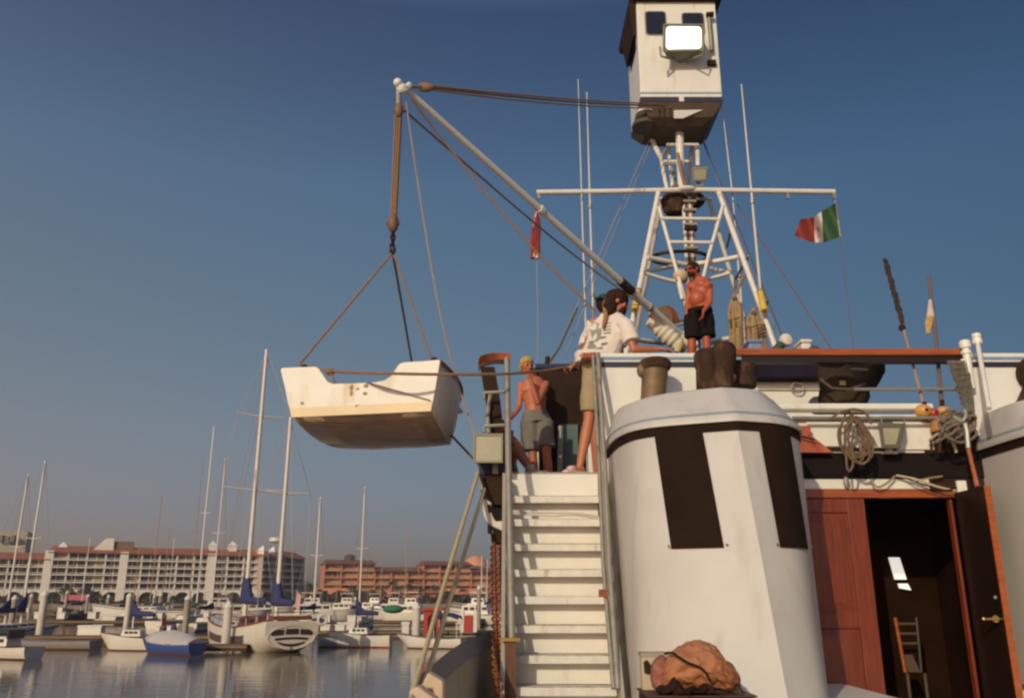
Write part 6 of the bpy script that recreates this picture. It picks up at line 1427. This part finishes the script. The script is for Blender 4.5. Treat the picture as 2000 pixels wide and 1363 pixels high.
capsule(sh, at(1162,690,Y1), .165, at(1160,712,Y1), .168, flat=True, sc=(ac,1.26))
TS = mat('white_tshirt_cotton',(.74,.64,.56),.85,var=.04,scale=6,bump=.5,bscale=9)
ts = remesh(sh, 't_shirt', TS, P1, .009, 4, .0035, 4)
# printed motif on the back of the shirt, laid on the cloth
def on_cloth(px, py, off=.006):
    bpy.context.view_layer.update()
    org = S((0,0,0)); d = (at(px,py,9.0)).normalized()
    ok, loc, nrm, _ = ts.ray_cast(ts.matrix_world.inverted() @ org, d)
    return (ts.matrix_world @ loc) - d*off if ok else None
def patch(pts, m_, nm='print'):
    q = [on_cloth(*p) for p in pts]
    if any(x is None for x in q): return
    c = on_cloth(sum(p[0] for p in pts)/len(pts), sum(p[1] for p in pts)/len(pts)) or sum(q, S())/len(q)
    MB().add(q+[c], [(i,(i+1)%len(q),len(q)) for i in range(len(q))]).build(nm, m_, ts)
GP = mat('grey_green_print',(.26,.28,.20),.9,var=.3,scale=30); DP = mat('dark_print',(.17,.16,.15),.9)
patch([(1155,632),(1163,628),(1170,632),(1175,645),(1172,662),(1164,668),(1156,660),(1153,645)], GP)
patch([(1150,670),(1158,668),(1165,676),(1163,688),(1152,688),(1146,680)], GP)
for y_ in (632,638,644,650): patch([(1178,y_),(1192,y_-2),(1194,y_),(1179,y_+2.2)], DP)
for pts_ in ([(1171,658),(1181,656),(1185,659),(1173,662)],[(1173,671),(1184,668),(1188,671),(1175,675)],[(1150,667),(1160,665),(1162,668),(1151,671)],[(1166,679),(1177,677),(1178,680),(1167,682)]): patch(pts_, DP)
KH = mat('khaki_shorts_cotton',(.36,.27,.15),.85,var=.08,scale=5,bump=.5,bscale=9)
sh = MB(); capsule(sh, at(1164,702,Y1), .135, pel+S((0,0,-.08)), .145, sc=(ac,1.25), flat=True); capsule(sh, hpL+S((0,0,.05)), .108, hpL.lerp(knL,.80), .098, flat=True); capsule(sh, hpR+S((0,0,.05)), .108, hpR.lerp(knR,.78), .10, flat=True)
remesh(sh, 'shorts', KH, P1, .009, 4, .003, 1)
wb = MB(); wb.tube([at(1163,699,Y1)+S((.18*math.cos(a),.15*math.sin(a),0)) for a in [2*math.pi*j/20 for j in range(21)]], .018, 6, False); wb.build('belt', DARKB, P1, smooth=True)
sn = MB(); t_ = S((-.75,-.65,0)).normalized(); 
capsule(sn, anL-t_*.05+S((0,0,-.062)), .026, anL+t_*.19+S((0,0,-.068)), .024, sc=(t_.cross(S((0,0,1))),1.9)); capsule(sn, anL+t_*.10+S((0,0,-.03)), .032, anL+t_*.13+S((0,0,-.035)), .032, sc=(t_.cross(S((0,0,1))),1.35))
remesh(sn, 'sandal', mat('pink_white_sandal',(.66,.42,.38),.7), P1, .007, 2)
t_ = S((.7,-.6,0)).normalized(); sn = MB(); capsule(sn, anR-t_*.05+S((0,0,-.062)), .026, anR+t_*.19+S((0,0,-.068)), .024, sc=(t_.cross(S((0,0,1))),1.9)); remesh(sn, 'sandal', MATS['pink_white_sandal'], P1, .007, 2)

# --- the man behind him in a green cap turned backwards, paying out the tag line
Y2 = 8.75
P2 = empty('person', (at(1170,700,Y2).x, Y2, DZ), 'person in green cap half hidden behind the ponytailed man, one hand on the tag line', 'person')
pel = at(1176,722,Y2); ch = at(1178,665,Y2); nk = at(1179,622,Y2); hc = at(1181,598,Y2-.05); k2 = .98; f2 = S((.35,.92,-.2)); b = MB()
torso(b, pel, ch, nk, (1,.1,0), k2); capsule(b, nk, .055, hc+S((0,0,-.04)), .058); Ph, Mh, kh = head(b, hc, f2, 1.76)
s1, e1, w1 = at(1153,645,Y2), at(1140,690,Y2-.12), at(1121,713,Y2-.2); arm(b, s1, e1, w1, k2, (-.85,-.1,-.35), (-.2,.3,-1), -1, 1.1)
s2_, e2_, w2_ = at(1204,645,Y2), at(1212,692,Y2+.05), at(1200,712,Y2+.25); arm(b, s2_, e2_, w2_, k2, (-.3,.9,-.1), (0,0,-1), 1, .6)
hl, kl, al = at(1165,750,Y2), at(1163,838,Y2), at(1165,930,Y2+.05); hr, kr, ar = at(1193,750,Y2), at(1198,838,Y2), at(1200,930,Y2+.05); al.z = ar.z = DZ+.085
leg(b, hl, kl, al, (0,1,0), k2); leg(b, hr, kr, ar, (.2,1,0), k2); remesh(b, 'body', SKIN, P2, .008, 4)
hair(Ph, Mh, kh, HAIRD, P2, low=.01); eyes(Ph, Mh, kh, P2)
cp_ = MB(); cp_.ell(Ph(0,-.018,.045),(.091*kh,.108*kh,.088*kh),18,12,Mh); CAPG = mat('dark_green_cap',(.018,.065,.030),.85,var=.2)
capsule(cp_, Ph(-.03,-.10,.035), .012, Ph(-.035,-.17,.020), .010, sc=(Mh@S((1,0,0)),4.5)); remesh(cp_, 'cap', CAPG, P2, .007, 3)
sh = MB(); capsule(sh, at(1175,710,Y2), .145, ch, .145, sc=((1,0,0),1.3)); capsule(sh, ch, .14, nk+S((0,0,-.06)), .08, sc=((1,0,0),1.7)); capsule(sh, s1, .075, s1.lerp(e1,.75), .085, flat=True); capsule(sh, s2_, .075, s2_.lerp(e2_,.75), .085, flat=True)
remesh(sh, 't_shirt', TS, P2, .010, 4, .003, 6)
sh = MB(); capsule(sh, at(1176,712,Y2), .13, pel+S((0,0,-.08)), .14, sc=((1,0,0),1.25), flat=True); capsule(sh, hl, .10, hl.lerp(kl,.8), .095, flat=True); capsule(sh, hr, .10, hr.lerp(kr,.8), .095, flat=True); remesh(sh, 'shorts', mat('stone_shorts',(.30,.25,.19),.85), P2, .010, 4)
wt_ = MB(); d_ = (w1-e1).normalized(); q0 = e1.lerp(w1,.88); a_ = d_.orthogonal().normalized(); b_2 = d_.cross(a_); wt_.tube([q0+(a_*math.cos(t)+b_2*math.sin(t))*.034 for t in [2*math.pi*j/14 for j in range(15)]], .010, 6, False); wt_.build('wristwatch', STEEL, P2, smooth=True)

# --- the blond boy in grey shorts, hand raised to his face
Y3 = 9.45
P3 = empty('person', (at(1050,800,Y3).x, Y3, DZ), 'person with blond hair, bare chest and grey shorts standing at the head of stairs', 'person')
pel = at(1047,812,Y3); ch = at(1043,760,Y3); nk = at(1040,735,Y3-.02); hc = at(1029,714,Y3-.08); k3 = .86; b = MB()
torso(b, pel, ch, nk, (1,.18,0), k3); capsule(b, nk, .047, hc+S((.02,.0,-.035)), .05)
f3 = S((.38,-.80,-.28)); Ph, Mh, kh = head(b, hc, f3, 1.58)
sR, eR, wR = at(1018,752,Y3+.02), at(1014,795,Y3-.06), at(998,817,Y3-.20); arm(b, sR, eR, wR, k3, (-.75,-.5,-.25), (-.2,-.1,-1), 1, .7)
sL, eL, wL = at(1066,750,Y3), at(1050,786,Y3-.27), at(1037,744,Y3-.31); arm(b, sL, eL, wL, k3, (-.42,-.05,.9), (-.5,.8,.1), 1, .9)
hl, kl, al = at(1035,838,Y3), at(1041,893,Y3-.02), at(1046,958,Y3); hr, kr, ar = at(1062,838,Y3), at(1068,890,Y3-.03), at(1074,958,Y3); al.z = ar.z = DZ+.075
leg(b, hl, kl, al, (-.3,-.9,0), k3*1.05); leg(b, hr, kr, ar, (.2,-.95,0), k3*1.05); remesh(b, 'body', SKIN3, P3, .007, 4)
hair(Ph, Mh, kh, HAIRB, P3, low=0); fr_ = MB(); fr_.ell(Ph(0,.055,.070),(.064*kh,.034*kh,.030*kh),14,8,Mh); remesh(fr_, 'fringe', HAIRB, P3, .006, 2, .003); eyes(Ph, Mh, kh, P3)
GS = mat('grey_sweat_shorts',(.20,.17,.14),.95,var=.1,scale=20,bump=.5,bscale=10)
sh = MB(); capsule(sh, at(1044,803,Y3), .100, pel+S((0,0,-.08)), .125, sc=((1,.1,0),1.42), flat=True); capsule(sh, hl+S((0,0,.09)), .105, at(1036,880,Y3), .118, flat=True); capsule(sh, hr+S((0,0,.09)), .105, at(1064,872,Y3), .115, flat=True); remesh(sh, 'shorts', GS, P3, .009, 3, .003, 3)
wc_ = MB(); d_ = (wR-eR).normalized(); q0 = eR.lerp(wR,.85); 

# --- someone sitting low behind the port wing: only a bent leg shows
Y4 = 8.6
P4 = empty('person', (at(1000,900,Y4).x, Y4, DZ), 'person crouching behind the dark port wing with only a tanned bent leg showing', 'person')
pel = at(982,905,Y4+.1); ch = at(980,878,Y4+.1); nk = at(978,858,Y4+.1); hc = at(976,842,Y4+.08); b = MB(); k4 = .9
pel.z = DZ+.20; torso(b, pel, ch, nk, (.5,.8,0), k4); Ph, Mh, kh = head(b, at(974,838,Y4+.02), S((.9,-.2,-.2)), 1.6); capsule(b, nk, .05, at(976,848,Y4+.04), .05)
kn_, an_ = at(1000,862,Y4-.05), at(1036,932,Y4-.1); an_.z = DZ+.10; leg(b, pel+S((.05,-.08,-.03)), kn_, an_, (.8,-.4,0), 1.12)
k2_ = at(990,880,Y4+.35); leg(b, pel+S((.02,.1,-.03)), k2_, at(1012,938,Y4+.4), (.9,0,0), .95)
arm(b, at(968,852,Y4-.02), at(978,880,Y4-.05), at(990,866,Y4-.07), k4, (.8,0,.1), (0,0,-1), 1, .6); arm(b, at(960,855,Y4+.25), at(972,885,Y4+.3), at(988,875,Y4+.3), k4, (.9,0,0), (0,0,-1), -1, .6)
remesh(b, 'body', SKIN, P4, .008, 4); hair(Ph, Mh, kh, HAIRD, P4); eyes(Ph, Mh, kh, P4)
sh = MB(); capsule(sh, pel+S((0,0,.06)), .125, pel+S((0,0,-.06)), .135, sc=((.5,.8,0),1.25)); capsule(sh, pel, .10, pel.lerp(kn_,.65), .092, flat=True); remesh(sh, 'shorts', mat('maroon_shorts',(.12,.035,.03),.85), P4, .010, 3)
sk = MB(); t_ = S((.8,-.4,0)).normalized(); capsule(sk, an_+S((0,0,.05)), .046, an_+S((0,0,-.01)), .044, flat=True); capsule(sk, an_-t_*.03+S((0,0,-.045)), .045, an_+t_*.17+S((0,0,-.055)), .035); remesh(sk, 'sock_and_shoe', mat('pale_grey_shoe',(.48,.44,.40),.8), P4, .008, 3)

# --- the bare-chested man on the house roof
Y5 = 11.95
P5 = empty('person', (at(1366,690,Y5).x, Y5, RZ), 'person with beard and sunglasses, bare tanned chest and black shorts on upper roof', 'person')
pel = at(1366,600,Y5); ch = at(1368,562,Y5); nk = at(1362,543,Y5-.02); hc = at(1353,526,Y5-.07); k5 = 1.02; b = MB()
f5 = S((-.80,-.52,-.22)); torso(b, pel, ch, nk, (.74,-.67,0), k5, .012, S((-.67,-.74,0)))
capsule(b, nk, .060, hc+S((.015,.02,-.03)), .062); Ph, Mh, kh = head(b, hc, f5, 1.85)
for q in (-1,1): b.ell(ch + S((.74,-.67,0))*q*.075 + S((-.67,-.74,0))*.058+S((0,0,.02)), (.09,.06,.07))
sR, eR, wR = at(1386,560,Y5-.06), at(1387,590,Y5-.14), at(1374,608,Y5-.24); arm(b, sR, eR, wR, k5*1.05, (-.2,-.1,-1), (-.9,.2,0), -1, .6)
sL, eL, wL = at(1347,556,Y5+.10), at(1343,588,Y5+.12), at(1341,618,Y5+.02); arm(b, sL, eL, wL, k5*1.05, (-.05,-.1,-1), (.9,.2,0), 1, .6)
hl, kl, al = at(1352,628,Y5), at(1352,668,Y5-.03), at(1350,715,Y5+.02); hr, kr, ar = at(1380,628,Y5), at(1380,668,Y5-.03), at(1383,715,Y5+.02)
al.z = ar.z = RZ+.085; kl.z = kr.z = RZ+.50; leg(b, hl, kl, al, (-.6,-.75,0), k5*1.1); leg(b, hr, kr, ar, (-.3,-.9,0), k5*1.1); remesh(b, 'body', SKIN2, P5, .0085, 4)
hair(Ph, Mh, kh, HAIRD, P5); eyes(Ph, Mh, kh, P5, True)
bd = MB(); bd.ell(Ph(0,.055,-.075),(.056*kh,.052*kh,.045*kh),14,9,Mh); capsule(bd, Ph(-.025,.098,-.042), .010, Ph(.025,.098,-.042), .010); remesh(bd, 'beard', HAIRD, P5, .006, 3, .002)
sh = MB(); ac = S((.74,-.67,0)); capsule(sh, at(1366,603,Y5), .150, pel+S((0,0,-.10)), .165, sc=(ac,1.28), flat=True); capsule(sh, hl+S((0,0,.10)), .118, at(1353,662,Y5-.02), .128, flat=True); capsule(sh, hr+S((0,0,.10)), .118, at(1381,658,Y5-.02), .125, flat=True)
remesh(sh, 'shorts', mat('black_swim_shorts',(.014,.010,.009),.9,var=.2,bump=.4,spec=.1), P5, .010, 4, .003, 2)

# ---------------------------------------------------------------- the warm sea haze over the harbour
hz = bpy.data.materials.new('harbour_haze'); hz.use_nodes = True
hn = hz.node_tree; hn.nodes.clear(); ho = hn.nodes.new('ShaderNodeOutputMaterial'); hv = hn.nodes.new('ShaderNodeVolumePrincipled')
hv.inputs['Color'].default_value = (.86, .84, .84, 1); hv.inputs['Density'].default_value = .00035; hv.inputs['Anisotropy'].default_value = .2
hn.links.new(hv.outputs[0], ho.inputs['Volume'])
MB().box((-500,-80,-8),(500,720,34)).build('haze', hz, kind='stuff', label='thin warm haze over the harbour', cat='haze')
SC.cycles.volume_bounces = 0
